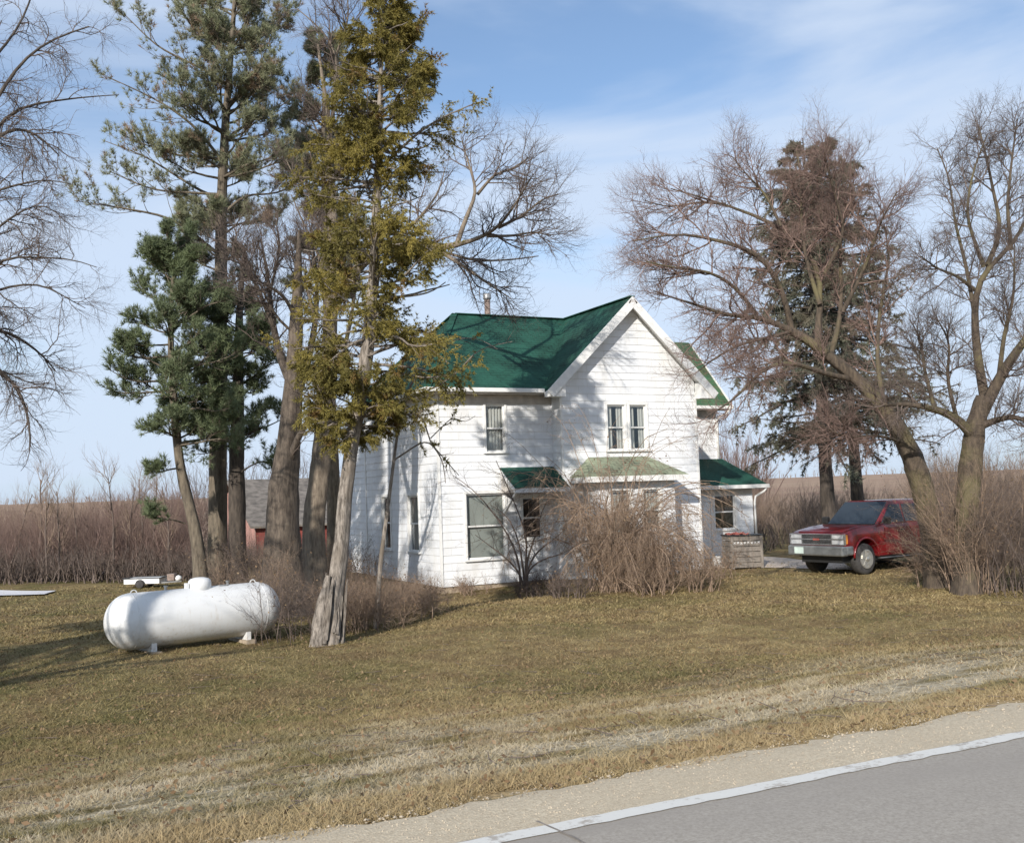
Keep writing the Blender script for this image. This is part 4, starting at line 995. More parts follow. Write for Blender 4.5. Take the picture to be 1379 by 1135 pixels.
bare_tree('bare_tree', 'forked grey-brown bare tree behind the cedar whose right limb spreads over the house roof', 'tree', Z5,
     [(424, 800), (422, 730), (424, 680), (432, 630), (438, 570), (440, 500), (446, 430), (449, 370), (449, 300), (444, 240), (446, 180), (436, 120), (428, 60)],
     [.34, .30, .27, .25, .22, .20, .18, .16, .13, .10, .075, .05, .03],
     [([(446, 420), (480, 360), (520, 328), (552, 325), (590, 336), (615, 330)], .15, .075, (Z5, Z5-1.5)),
      ([(615, 330), (628, 292), (643, 259), (636, 237), (622, 190)], .07, .015, (Z5-1.5, Z5-1)), ([(612, 331), (643, 322), (671, 307), (693, 277), (715, 240)], .065, .015, (Z5-1.5, Z5-3)),
      ([(590, 337), (619, 355), (656, 381), (688, 402)], .06, .012, (Z5-1.5, Z5-2.5)), ([(655, 318), (690, 318), (720, 312), (742, 318)], .045, .012, (Z5-2, Z5-2)),
      ([(643, 262), (665, 235), (690, 228), (712, 212)], .045, .012, (Z5-1, Z5-2)), ([(520, 328), (560, 300), (590, 262), (600, 225)], .06, .012, (Z5-.5, Z5+1)),
      ([(671, 307), (705, 290), (730, 268), (752, 262)], .045, .012, (Z5-2, Z5-2)), ([(600, 340), (640, 352), (690, 350), (725, 345)], .04, .012, (Z5-1, Z5-3)),
      ([(444, 240), (448, 178), (427, 148), (405, 128)], .06, .012), ([(446, 180), (455, 72), (432, 38), (400, 12)], .06, .012), ([(452, 76), (462, 50), (470, 20), (466, -20)], .04, .01),
      ([(449, 300), (425, 262), (400, 245), (385, 215)], .05, .012), ([(446, 400), (428, 340), (408, 300), (392, 262)], .06, .012), ([(440, 520), (465, 470), (478, 400), (482, 340)], .08, .015)],
     32, LV(0.82, (11, 8, 6), 0.16), M['bark_grey'], M['twig'], group='bare trees of the left group', zt=Z5)
# leaning tree at right
Z9 = 24.5
bare_tree('leaning_tree', 'leaning mossy-barked bare tree reaching left across the sky toward the gable', 'tree', Z9,
     [(1268, 790), (1256, 720), (1243, 655), (1222, 597), (1190, 548), (1152, 508), (1118, 482), (1090, 458), (1066, 446)],
     [.33, .28, .26, .245, .21, .18, .15, .12, .10],
     [([(1075, 450), (1050, 438), (1019, 424), (985, 428), (945, 412), (911, 403), (880, 392)], .08, .012, (Z9, Z9-1)),
      ([(1066, 446), (1058, 400), (1040, 360), (1019, 337), (969, 325), (919, 312), (888, 318), (853, 325)], .08, .012, (Z9, Z9-1.5)),
      ([(1145, 510), (1106, 503), (1081, 490), (1050, 485), (1020, 500), (1002, 527), (980, 545), (950, 562)], .07, .012, (Z9, Z9-3.2)),
      ([(1100, 466), (1104, 410), (1110, 370), (1082, 325), (1052, 304), (1010, 288), (977, 275), (903, 254)], .09, .012, (Z9, Z9+1)),
      ([(1104, 410), (1085, 350), (1078, 296), (1080, 240), (1072, 200)], .06, .012, (Z9, Z9+.5)), ([(1118, 480), (1135, 420), (1130, 340), (1140, 270), (1150, 220)], .07, .012, (Z9, Z9+1)),
      ([(1135, 420), (1165, 360), (1185, 300), (1208, 258)], .06, .012, (Z9, Z9-.6)), ([(1190, 545), (1180, 480), (1185, 410), (1200, 350), (1190, 300)], .07, .012, (Z9, Z9+1)),
      ([(1066, 446), (1035, 455), (1000, 462), (965, 480), (940, 500)], .05, .012, (Z9, Z9-2)), ([(1019, 424), (990, 385), (955, 365), (900, 360), (870, 352)], .05, .012, (Z9, Z9-2)),
      ([(1052, 304), (1030, 260), (1005, 235), (985, 210)], .04, .01, (Z9, Z9)), ([(977, 275), (940, 272), (900, 280), (868, 270)], .035, .01, (Z9+.5, Z9)),
      ([(1222, 597), (1180, 585), (1140, 590), (1100, 570)], .045, .012, (Z9, Z9-1.5)), ([(1110, 370), (1140, 310), (1120, 250), (1110, 205)], .05, .012, (Z9, Z9-1))],
     41, LV(0.80, (18, 11, 7), 0.16), M['bark_moss'], M['twig_red'], zt=Z9)
Z10 = 22.8
bare_tree('bare_tree', 'forked bare tree at the right edge rising from dense brush', 'tree', Z10,
     [(1303, 800), (1302, 720), (1305, 655), (1311, 600), (1316, 565), (1326, 535)], [.28, .25, .24, .24, .21, .16],
     [([(1313, 590), (1288, 562), (1259, 550), (1217, 543), (1190, 545)], .12, .03, (Z10, Z10-1)), ([(1320, 560), (1345, 512), (1362, 482), (1395, 440), (1420, 380)], .15, .03, (Z10, Z10-1)),
      ([(1326, 535), (1318, 490), (1313, 453), (1312, 387), (1329, 358), (1362, 337), (1385, 290)], .11, .03, (Z10, Z10)), ([(1318, 575), (1340, 566), (1366, 560), (1400, 575)], .09, .03, (Z10, Z10-1)),
      ([(1312, 390), (1290, 372), (1262, 362), (1240, 345)], .045, .012), ([(1329, 358), (1350, 312), (1338, 260), (1329, 213), (1318, 170)], .06, .012),
      ([(1312, 420), (1300, 350), (1285, 300), (1280, 240), (1262, 200)], .05, .012), ([(1362, 337), (1356, 280), (1362, 220), (1370, 160)], .05, .012), ([(1345, 512), (1352, 450), (1366, 400), (1366, 330)], .06, .012),
      ([(1259, 550), (1245, 500), (1240, 455), (1225, 430)], .05, .012), ([(1288, 562), (1275, 510), (1280, 460), (1262, 430)], .05, .012), ([(1325, 360), (1300, 290), (1310, 230), (1330, 180)], .045, .012)],
     42, LV(0.62, (16, 11, 7), 0.15), M['bark_moss'], M['twig'], group='bare trees at the right')
# tree whose limbs enter at the left edge
Z8 = 17.0
bare_tree('bare_tree', 'bare tree at the left edge whose drooping twigs hang into the sky', 'tree', Z8,
     [(-95, 905), (-90, 750), (-80, 600), (-75, 450), (-65, 330), (-60, 200), (-52, 80), (-50, -60)], [.36, .31, .28, .25, .22, .18, .14, .08],
     [([(-60, 240), (-20, 160), (12, 105), (40, 70), (75, 50), (120, 36)], .045, .012, (Z8, Z8+.5)), ([(-65, 300), (-20, 200), (12, 142), (60, 140), (90, 132), (160, 128)], .045, .007, (Z8, Z8+1)),
      ([(-65, 330), (-20, 260), (20, 250), (60, 240), (95, 248)], .035, .006), ([(-70, 400), (-20, 320), (20, 288), (60, 268), (90, 300)], .035, .006),
      ([(-75, 450), (-30, 400), (12, 385), (60, 380), (85, 400), (115, 415)], .035, .006), ([(-75, 470), (-25, 370), (10, 340), (50, 350), (90, 345), (130, 360)], .035, .006, (Z8, Z8-.8)),
      ([(-78, 520), (-30, 480), (5, 500), (30, 530), (42, 575), (40, 608)], .05, .01), ([(-75, 460), (-20, 440), (20, 450), (60, 480), (75, 500)], .045, .01),
      ([(-60, 200), (-30, 100), (10, 60), (35, 20), (50, -30)], .035, .012), ([(-60, 220), (-10, 190), (20, 170), (50, 180), (80, 210)], .05, .01)],
     43, [dict(M=14, len=.95, r=.012, K=6, up=-0.05, wig=.25), dict(M=9, len=.65, r=.007, K=5, up=-0.1, wig=.22), dict(M=5, len=.33, r=.0045, K=4, up=-.05, wig=.2)], M['bark_dark'], M['twig'])

Z7 = 33.0
pine('white_pine', 'dull green pine top showing between the tall pine and the cedar', 'tree', Z7,
     [(452, 780), (450, 680), (446, 560), (442, 440), (438, 330), (436, 220), (436, 130), (438, 60)], [.22, .20, .18, .15, .12, .09, .06, .02],
     [([(437, 250), (415, 235), (400, 190), (385, 175)], .04, .01), ([(437, 200), (420, 160), (400, 140), (388, 110)], .04, .01), ([(436, 160), (455, 130), (470, 110), (478, 80)], .03, .01)],
     24, [(0.50, 0.72, 20, 1.2, 1.5, 0.25), (0.72, 1.0, 34, 1.5, 0.6, 0.4)], M['needle_sparse'], M['bark_pine'], 20, 0.20, 0.018, 9, 'pines of the left tree group')
bare_tree('bare_tree', 'bare tree standing off the left edge near the road, its shadow crossing the propane tank', 'tree', 7.6,
     [(-1140, 1180), (-1135, 950), (-1120, 700), (-1110, 450), (-1100, 200), (-1090, -100)], [.22, .19, .17, .14, .11, .05],
     [([(-1125, 750), (-1040, 600), (-960, 480), (-900, 300)], .09, .02), ([(-1120, 650), (-1200, 480), (-1290, 350), (-1350, 150)], .09, .02), ([(-1110, 450), (-1020, 300), (-960, 150), (-930, -80)], .08, .02), ([(-1105, 350), (-1180, 200), (-1240, 50), (-1270, -150)], .07, .02),
      ([(-1115, 560), (-1060, 420), (-1050, 250), (-1020, 60)], .06, .015)], 44, LV(0.7, (6, 5, 4), .2), M['bark_grey'], M['twig'])

# ---------------------------------------------------------------- cedar with shredded base
rng = np.random.default_rng(51)
Z6 = 18.6
P = path3([(443, 868), (449, 810), (458, 750), (463, 690), (467, 640), (476, 585), (488, 520), (497, 450), (503, 380), (506, 300), (510, 210), (512, 120), (515, 40), (517, -20)], [18.6, 19.2, 20.0])
P[0] = gz(P[0], -0.05)
cedar = thing('cedar_tree', 'tall olive-gold cedar with a pale shredded trunk, right of the propane tank', 'tree', P[0])
q6, r6 = build_trunk(rng, cedar, P, [.16, .14, .125, .125, .12, .115, .11, .10, .085, .07, .055, .04, .03, .02], M['bark_pale'], 34, 18, 0.12, 0.35)
# split-off slabs of bark and wood round the base
sl = Cat()
for k in range(26):
    a = rng.uniform(0, 2*math.pi); h0 = rng.uniform(-0.05, 0.3); h1 = rng.uniform(0.5, 1.35)
    f0 = interp_poly(q6, np.array([0.0]))[0]; f1 = interp_poly(q6, np.array([min(0.14, h1/14)]))[0]
    dv = np.array([math.cos(a), math.sin(a), 0]); p0 = f0+dv*rng.uniform(.2, .27)+np.array([0, 0, h0]); p1 = f1+dv*rng.uniform(.19, .235); p1[2] = f0[2]+h1
    pm = (p0+p1)/2+dv*0.0; pl = np.array([[p0, pm, p1]]); sl.add(*tube(pl, np.array([[rng.uniform(.03, .05), rng.uniform(.03, .045), .006]]), 5))
sl.build('bark_strips', M['bark_pale'], cedar)
stp = [W(428, 868, 18.45), W(431, 830, 18.5), W(437, 800, 18.55), W(442, 775, 18.6)]; stp[0][2] = P[0][2]-0.03
V, Fq, _, _ = trunkmesh(rng, stp, [.15, .13, .10, .05], 12, 11, 0.16, 0.2); fastmesh('broken_stub', V, Fq, M['bark_pale'], cedar, True)
# boughs
def cedar_half(y):     # (left px, right px) of the crown at photograph row y
    ys = [-20, 20, 60, 100, 140, 180, 230, 280, 320, 360, 400, 450, 500, 540, 580, 615]
    lf = [34, 52, 64, 74, 84, 94, 96, 98, 100, 106, 108, 104, 98, 90, 70, 40]
    rg_ = [34, 52, 68, 80, 96, 106, 98, 100, 100, 100, 108, 122, 120, 96, 64, 24]
    return np.interp(y, ys, lf), np.interp(y, ys, rg_)
br = Cat(); fol = Cat(); nb = 230
tt = rng.uniform(0.275, 0.995, nb); pc = interp_poly(q6, tt)
zrow = 670-(pc[:, 2]-CAMZ)/19.7*F
lf, rg_ = cedar_half(zrow); az = rng.uniform(0, 2*math.pi, nb)
D = np.stack([np.cos(az), np.sin(az), rng.normal(0.10, 0.2, nb)], 1); side = D@rh
L = px2m(np.where(side < 0, lf, rg_), 19.7)*rng.uniform(0.35, 1.15, nb)
bpl, brd = grow(rng, pc, D, L, 0.012+0.014*L, 9, 0.10, 0.05)
ex, exr = limbset(rng, [([(508, 230), (545, 195), (580, 165), (610, 152), (638, 140)], .035, .01, (19.8, 19.2)), ([(507, 330), (540, 330), (565, 325), (590, 345)], .03, .01, (19.8, 19.0)),
     ([(497, 440), (540, 440), (580, 470), (605, 490)], .03, .01, (19.7, 18.8)), ([(492, 500), (530, 500), (570, 510), (610, 505)], .03, .01, (19.6, 19)),
     ([(505, 400), (545, 400), (580, 395), (600, 380)], .03, .01, (19.8, 20.5)), ([(508, 240), (545, 235), (570, 232), (605, 232)], .03, .01, (19.8, 20.3)),
     ([(512, 120), (535, 110), (560, 105), (580, 90)], .02, .008, (19.9, 19.5)), ([(480, 560), (520, 555), (560, 560), (585, 545)], .025, .008, (19.5, 19))], 19.8, 9)
bpl = np.concatenate([bpl, ex]); brd = np.concatenate([brd, exr]); br.add(*tube(bpl, brd, 5))
keep = rng.random(len(bpl)) > 0.40
bpl2, brd2 = bpl[keep], brd[keep]
Pc, D, Rr, t, Ls = sprout(rng, bpl2, brd2, 9, 0.4, 1.0, 0.32, 1.0, 0.3)
L = (0.18+0.32*Ls*(1-0.5*t))*rng.uniform(0.5, 1.2, len(t)); s1, r1 = grow(rng, Pc, D, L, np.minimum(Rr*.6, .010), 5, 0.15, -0.02); br.add(*tube(s1, r1, 3))
Pc, D, Rr, t, Ls = sprout(rng, s1, r1, 6, 0.3, 0.9, 0.15, 1.0, 0.2)
L = 0.10+0.25*Ls*rng.uniform(0.5, 1.2, len(t)); s2, r2 = grow(rng, Pc, D, L, np.minimum(Rr*.6, .005), 3, 0.2, -0.15)
c = np.concatenate([s2[:, k] for k in (1, 2, 3)]+[s1[:, k] for k in (1, 2, 3, 4, 5)]+[s1[:, k] for k in (3, 4, 5)]); dd = np.concatenate([s2[:, k]-s2[:, k-1] for k in (1, 2, 3)]+[s1[:, k]-s1[:, k-1] for k in (1, 2, 3, 4, 5)]+[s1[:, k]-s1[:, k-1]-[0, 0, .05] for k in (3, 4, 5)])
fol.add(*needles(rng, c, dd+np.array([0, 0, -0.03]), 10, 0.085, 0.015, 0.36))
br.build('branches', M['bark_pale'], cedar, True); fol.build('foliage', M['cedar'], cedar)

# dead limb hanging before the house with a few olive tufts, from a young tree beside the cedar
rng = np.random.default_rng(53)
Z55 = 21.0
tr, q, r, tips = bare_tree('young_cedar', 'thin young cedar with sparse olive tufts before the corner of the house', 'tree', Z55,
     [(505, 830), (512, 760), (520, 700), (528, 640), (534, 590), (545, 545), (560, 500)], [.05, .045, .04, .035, .03, .025, .015],
     [([(530, 620), (560, 600), (575, 590), (600, 620), (618, 640)], .02, .008), ([(545, 545), (570, 560), (580, 600), (596, 615), (600, 650)], .02, .008), ([(545, 540), (590, 520), (620, 500), (640, 470), (690, 460)], .02, .006),
      ([(552, 520), (600, 460), (640, 452), (670, 470)], .02, .006), ([(580, 590), (610, 560), (625, 570), (640, 560)], .012, .005)],
     54, [dict(M=6, len=.45, r=.008, K=4, up=0, wig=.2), dict(M=4, len=.22, r=.004, K=3, up=0, wig=.2)], M['bark_pale'], M['twig'], flare=0.1)
c = tips[0][::3].reshape(-1, 3); fastmesh('foliage', *needles(rng, c, rng.normal(size=c.shape)+[0, 0, -.5], 9, .10, .03, .4), M['cedar'], tr)

# ---------------------------------------------------------------- spruces behind the car
def spruce(name, label, Z, xbase, ybase, ytop, lean, halfw, seed, bottom, dens=1.0):
    rng = np.random.default_rng(seed)
    P = path3([(xbase, ybase), (xbase+lean*0.3, (ybase*2+ytop)/3), (xbase+lean*0.7, (ybase+ytop*2)/3), (xbase+lean, ytop)], Z); P[0] = gz(P[0], -0.1)
    tr = thing(name, label, 'tree', P[0], group='spruces behind the car')
    H = P[-1][2]-P[0][2]; q, r = build_trunk(rng, tr, P, [.26, .19, .11, .02], M['bark_dark'], 24, 12, .06, .3)
    n = int(190*dens); t = bottom+(1-bottom)*rng.uniform(0, 1, n)**0.9; pc = interp_poly(q, t*0.995); az = rng.uniform(0, 2*math.pi, n)
    D = np.stack([np.cos(az), np.sin(az), rng.normal(-0.12, 0.12, n)+0.25*t], 1)
    L = (halfw*((1-t)/(1-bottom))**0.62+0.15)*rng.uniform(0.5, 1.25, n)
    pl, rd = grow(rng, pc, D, L, .012+.012*L, 8, .05, -.08+0.02); pl[:, -2:, 2] += 0.06
    br = Cat(); fol = Cat(); br.add(*tube(pl, rd, 4))
    Pc, D, Rr, tt_, Ls = sprout(rng, pl, rd, 12, 0.6, 1.1, 0.12, 1.0, 0.7); D[:, 2] -= 0.35
    L = (0.15+0.26*Ls*(1-.6*tt_))*rng.uniform(.5, 1.2, len(tt_)); s1, r1 = grow(rng, Pc, D, L, np.minimum(Rr*.5, .008), 4, .1, -.25); br.add(*tube(s1, r1, 3))
    c = np.concatenate([s1[:, k] for k in (1, 2, 3, 4)]+[pl[:, k] for k in range(2, 9)]); dd = np.concatenate([s1[:, k]-s1[:, k-1] for k in (1, 2, 3, 4)]+[pl[:, k]-pl[:, k-1] for k in range(2, 9)])
    fol.add(*needles(rng, c, norm(dd)+[0, 0, -.25], 14, 0.20, 0.035, 0.45))
    br.build('branches', M['bark_dark'], tr, True); fol.build('needles', M['spruce'], tr)
spruce('spruce', 'tall dark spruce nearer the house, standing behind the leaning tree and the car', 37.0, 1119, 745, 186, -38, 3.3, 61, .27, 0.72)
spruce('spruce', 'second dark spruce close behind and right of the first', 40.5, 1160, 742, 188, -46, 3.7, 62, .27, 0.72)
spruce('spruce', 'dark spruce standing off the left edge of the lawn, shading it', 9.0, -1200, 1000, -1250, 0, 2.6, 63, .08, 1.0)

# ================================================================== SHRUBS AND BRUSH
def stems(rng, base, H, lean, R, K=7, wig=.10, up=.1):
    n = len(base); az = rng.uniform(0, 2*math.pi, n); D = np.stack([np.cos(az)*lean, np.sin(az)*lean, np.ones(n)], 1)
    return grow(rng, base, D, H, R, K, wig, up)
def shrub(name, label, cat, center, rad, n, H, lean, seed, mat, sub=(5, 4), sl=(.5, .25), group=None, up=0.1, r0=0.015, arch=0.0):
    rng = np.random.default_rng(seed); c = gz(center)
    tr = thing(name, label, cat, c, group=group)
    a = rng.uniform(0, 2*math.pi, n); rr = rad*np.sqrt(rng.uniform(0, 1, n)); bs = np.stack([c[0]+rr*np.cos(a), c[1]+rr*np.sin(a), np.zeros(n)], 1)
    bs[:, 2] = ht(bs[:, 0], bs[:, 1])-0.03
    Dv = np.stack([np.cos(a)*lean*rng.uniform(.2, 1.2, n), np.sin(a)*lean*rng.uniform(.2, 1.2, n), np.ones(n)], 1)
    pl, rd = grow(rng, bs, Dv, H*rng.uniform(.6, 1.1, n), r0*rng.uniform(.6, 1.2, n), 9, .15, up-arch)
    st = Cat(); st.add(*tube(pl, rd, 5)); tw = Cat(); last = (pl, rd)
    for m_, l_ in zip([int(v*1.7) for v in sub], sl):
        P_, D, Rr, t, Ls = sprout(rng, last[0], last[1], m_, .35, 1.1, .2); D[:, 2] -= arch*.8
        p2, r2 = grow(rng, P_, D, l_*rng.uniform(.5, 1.3, len(t)), np.minimum(Rr*.7, .0055), 5, .25, up-arch*1.5); tw.add(*tube(p2, r2, 3)); last = (p2, r2)
    st.build('stems', mat, tr, True); tw.build('twigs', mat, tr, True)
    nl = n*6; pk = last[0][rng.integers(0, len(last[0]), nl), rng.integers(1, 6, nl)]; fastmesh('dry_leaves', *leaves(rng, pk, .045), M['leaf_litter'], tr); return tr
# big arching tangle in front of the gable
g = G(838, 797)
def vine(name, label, px_list, seed, hgt, n, mat):
    rng = np.random.default_rng(seed); c = gz(np.mean([G(*p) for p in px_list], 0)); tr = thing(name, label, 'shrub', c)
    bs = np.array([G(*px_list[i]) for i in rng.integers(0, len(px_list), n)]); bs[:, :2] += rng.normal(size=(n, 2))*.24; bs[:, 2] = ht(bs[:, 0], bs[:, 1])-.03
    az = rng.uniform(0, 2*math.pi, n); ln = rng.uniform(.05, .42, n); lobe = np.where((bs@rh) < (c@rh), 1.62, .85)
    D = np.stack([np.cos(az)*ln, np.sin(az)*ln, np.ones(n)], 1)
    L = hgt*lobe*rng.uniform(.75, 1.35, n); pl = np.empty((n, 13, 3)); pl[:, 0] = bs; d = norm(D)
    for k in range(12):
        d = norm(d+.10*rng.normal(size=(n, 3))+np.array([0, 0, -0.17*(k > 2)-.07*(k > 5)])+np.stack([np.cos(az), np.sin(az), 0*az], 1)*.01); pl[:, k+1] = pl[:, k]+d*(L/12)[:, None]*1.25
        gzv = ht(pl[:, k+1, 0], pl[:, k+1, 1])+.03; pl[:, k+1, 2] = np.maximum(pl[:, k+1, 2], gzv)
    rd = .017*rng.uniform(.5, 1.2, n)[:, None]*np.linspace(1, .35, 13)[None]
    st = Cat(); st.add(*tube(pl, rd, 4)); tw = Cat(); last = (pl, rd)
    for m_, l_, dr in ((11, .6, .5), (8, .34, .5)):
        P_, Dd, Rr, t, Ls = sprout(rng, last[0], last[1], m_, .3, 1.0, .2); Dd[:, 2] -= dr
        p2, r2 = grow(rng, P_, Dd, l_*rng.uniform(.5, 1.4, len(t)), np.minimum(Rr*.7, .007), 5, .2, -.35); tw.add(*tube(p2, r2, 3)); last = (p2, r2)
    st.build('stems', mat, tr, True); tw.build('twigs', mat, tr, True)
    pk = last[0][rng.integers(0, len(last[0]), 2600), rng.integers(1, 6, 2600)]; fastmesh('dry_leaves', *leaves(rng, pk, .055), M['leaf_litter'], tr)
vine('weeping_shrub', 'large tangled tan weeping shrub covering the front of the gable wing', [(812, 794), (828, 796), (848, 794), (866, 794), (880, 794)], 71, 1.95, 230, M['twig_tan'])
g = G(705, 797)
def small_tree(seed, ctr, stems_px, Z, name, label, r0=.035, s=1.0):
    rng = np.random.default_rng(seed); tr = thing(name, label, 'shrub', gz(ctr)); b0 = gz(ctr, -.03)
    a = []; b = []
    for pts in stems_px:
        q = [b0+np.append(rng.normal(size=2)*.12, 0)]+[W(x, y, Z+rng.uniform(-.5, .5)+.0) for x, y in pts]; u, v = resample(q, [r0, r0*.25], 12); a.append(u); b.append(v)
    a = np.array(a); b = np.array(b); mn = Cat(); mn.add(*tube(a, b, 6)); tw = Cat(); last = (a, b)
    for m_, l_, r_ in ((6, .8*s, .011), (5, .45*s, .007), (3, .22*s, .004)):
        P_, D, Rr, t, Ls = sprout(rng, last[0], last[1], m_, .4, 1.1, .25); p2, r2 = grow(rng, P_, D, l_*rng.uniform(.5, 1.2, len(t)), np.minimum(Rr*.7, r_), 5, .18, .15); tw.add(*tube(p2, r2, 3)); last = (p2, r2)
    mn.build('stems', M['twig'], tr, True); tw.build('twigs', M['twig'], tr, True)
ZS = float(g@fh)
small_tree(72, g, [[(702, 765), (690, 730), (672, 700), (640, 660), (610, 640)], [(706, 760), (712, 730), (702, 700), (690, 670), (668, 620)], [(710, 760), (730, 735), (750, 725), (770, 700)], [(708, 755), (722, 720), (728, 690), (745, 660)],
      [(700, 770), (680, 750), (660, 735), (640, 720)], [(704, 760), (697, 720), (680, 690), (660, 680)], [(712, 765), (735, 750), (755, 748), (775, 735)]], ZS, 'small_bare_tree', 'small multi-stemmed bare tree before the big ground floor window')
k_ = 0
for (x, y, n, h, lab, m_) in ((945, 795, 26, 1.0, 'low pale shrub just right of the weeping shrub', 'twig_tan'), (722, 803, 30, .55, 'low brown twiggy plant at the foot of the small bare tree', 'twig'), (560, 812, 26, .6, 'low dry shrub at the foundation of the left wing', 'twig_tan'),
      (640, 800, 16, .35, 'small dry weeds along the left wing foundation', 'twig_tan'), (768, 805, 26, .6, 'short bare brush between the small tree and the weeping shrub', 'twig'), (880, 800, 26, .7, 'short tan brush at the front of the weeping shrub', 'twig_tan'), (975, 778, 18, .8, 'thin upright weeds before the crate', 'twig_tan')):
    shrub('dry_shrub', lab, 'shrub', G(x, y), .45, n, h, .45, 80+k_, M[m_], (4, 4), (.4, .2), 'dry shrubs along the house'); k_ += 1
# thicket under the left group
for k, (x, y, n, h, rad, lab) in enumerate(((340, 838, 60, 1.9, .9, 'brown thicket stems directly right of the tank end'), (400, 862, 46, 1.5, .8, 'brown thicket between the thick trunk and the cedar'), (372, 800, 50, 1.9, 1.0, 'tall bare thicket around the thick dark trunk'),
      (430, 800, 40, 1.7, 1.0, 'grey-brown thicket behind the cedar base'), (478, 800, 40, 1.6, 1.0, 'tall thicket stems between the cedar and the house corner'), (500, 848, 60, .95, .8, 'low tan bramble right of the cedar base'), (530, 835, 50, .7, .9, 'low bramble in the shade right of the cedar'),
      (470, 850, 50, 1.1, .6, 'bramble hugging the cedar base'), (320, 800, 40, 2.0, 1.0, 'bare thicket among the pine trunks'), (560, 826, 30, .6, .8, 'short dry bramble toward the house foundation'), (455, 780, 30, 1.6, 1.4, 'tall dim thicket far behind the cedar'))):
    shrub('thicket', lab, 'shrub', G(x, y), rad, int(n*.8), h*.85, .28, 100+k, M['twig_tan'] if k in (0, 3, 4, 5, 6, 7, 9) else M['twig'], (5, 5), (.55, .3), 'thicket under the left tree group', up=.12, r0=.009)
# brush at the right under the trees
for k, (x, y, n, h, rad, lab) in enumerate(((1285, 790, 46, 2.6, .45, 'dense upright brush at the foot of the leaning tree'), (1312, 797, 70, 3.1, .5, 'tallest brown brush round the right edge trunk'), (1340, 794, 70, 2.9, .7, 'brush clump at the right picture edge'), (1318, 775, 44, 3.2, .6, 'brush behind the leaning tree hiding the rear of the car'),
      (1250, 790, 12, 1.4, .35, 'thin brush reaching in front of the car side'), (1380, 800, 50, 2.8, .8, 'brush clump beyond the right picture edge'), (1325, 760, 60, 3.5, 1.2, 'tall brush farther back at right'))):
    shrub('brush', lab, 'shrub', G(x, y), rad, int(n*1.15), h, .20, 130+k, M['twig_tan'] if k in (1, 4) else M['twig'], (6, 5), (.6, .32), 'brush under the right trees', up=.10, r0=.008)

# ---------------------------------------------------------------- background woods
def woods(name, x0, x1, Zr, n, hr, seed, mat, kind='stuff', sub=((9, .8, .009), (4, .45, .006)), rr=.03, lean=.08):
    rng = np.random.default_rng(seed); Zs = rng.uniform(Zr[0], Zr[1], n); px = rng.uniform(x0, x1, n)
    bs = rh[None]*((px-690)/F*Zs)[:, None]+fh[None]*Zs[:, None]; bs[:, 2] = ht(bs[:, 0], bs[:, 1])-.05
    H = rng.uniform(hr[0], hr[1], n)
    D = np.stack([rng.normal(0, lean, n), rng.normal(0, lean, n), np.ones(n)], 1); pl, rd = grow(rng, bs, D, H, rr*rng.uniform(.4, 1.2, n), 7, .12, .08)
    c = Cat(); c.add(*tube(pl, rd, 3)); last = (pl, rd)
    for m_, l_, r_ in sub:
        P_, D, Rr, t, Ls = sprout(rng, last[0], last[1], m_, .25, .8, .15); p2, r2 = grow(rng, P_, D, l_*rng.uniform(.5, 1.3, len(t)), np.minimum(Rr*.7, r_), 4, .12, .25); c.add(*tube(p2, r2, 3)); last = (p2, r2)
    o = c.build(name, mat, None, True); o['kind'] = kind; return o
woods('woodland', -260, 262, (37, 44), 1000, (1.3, 2.6), 201, M['twig_red'], rr=.018)
woods('woodland', -260, 255, (46, 60), 900, (1.5, 3.0), 202, M['twig_purple'], rr=.025)
woods('woodland', 130, 258, (42, 50), 200, (2.0, 3.4), 212, M['twig_red'], rr=.025)
woods('woodland', 262, 560, (36, 42), 300, (.3, .6), 203, M['twig'], rr=.012)
woods('woodland', 240, 500, (64, 74), 320, (3.0, 6.0), 213, M['twig'], rr=.03)
woods('woodland', 990, 1500, (46, 58), 800, (1.1, 2.2), 204, M['twig_purple'], rr=.02)
woods('woodland', 1220, 1600, (60, 78), 460, (2.5, 4.5), 205, M['twig_purple'], rr=.03)
woods('woodland', 955, 1025, (58, 70), 160, (3.0, 6.2), 206, M['twig_red'], rr=.05)
woods('undergrowth', -260, 300, (35, 38), 900, (.4, 1.4), 207, M['twig'], sub=((5, .35, .008), (3, .2, .005)), lean=.3)
woods('undergrowth', 1010, 1500, (40, 46), 500, (.4, 1.3), 208, M['twig'], sub=((5, .35, .008), (3, .2, .005)), lean=.3)
woods('treeline', -400, 1700, (300, 340), 500, (.8, 2.6), 209, M['twig_purple'], rr=.12, sub=((5, 1, .08),))
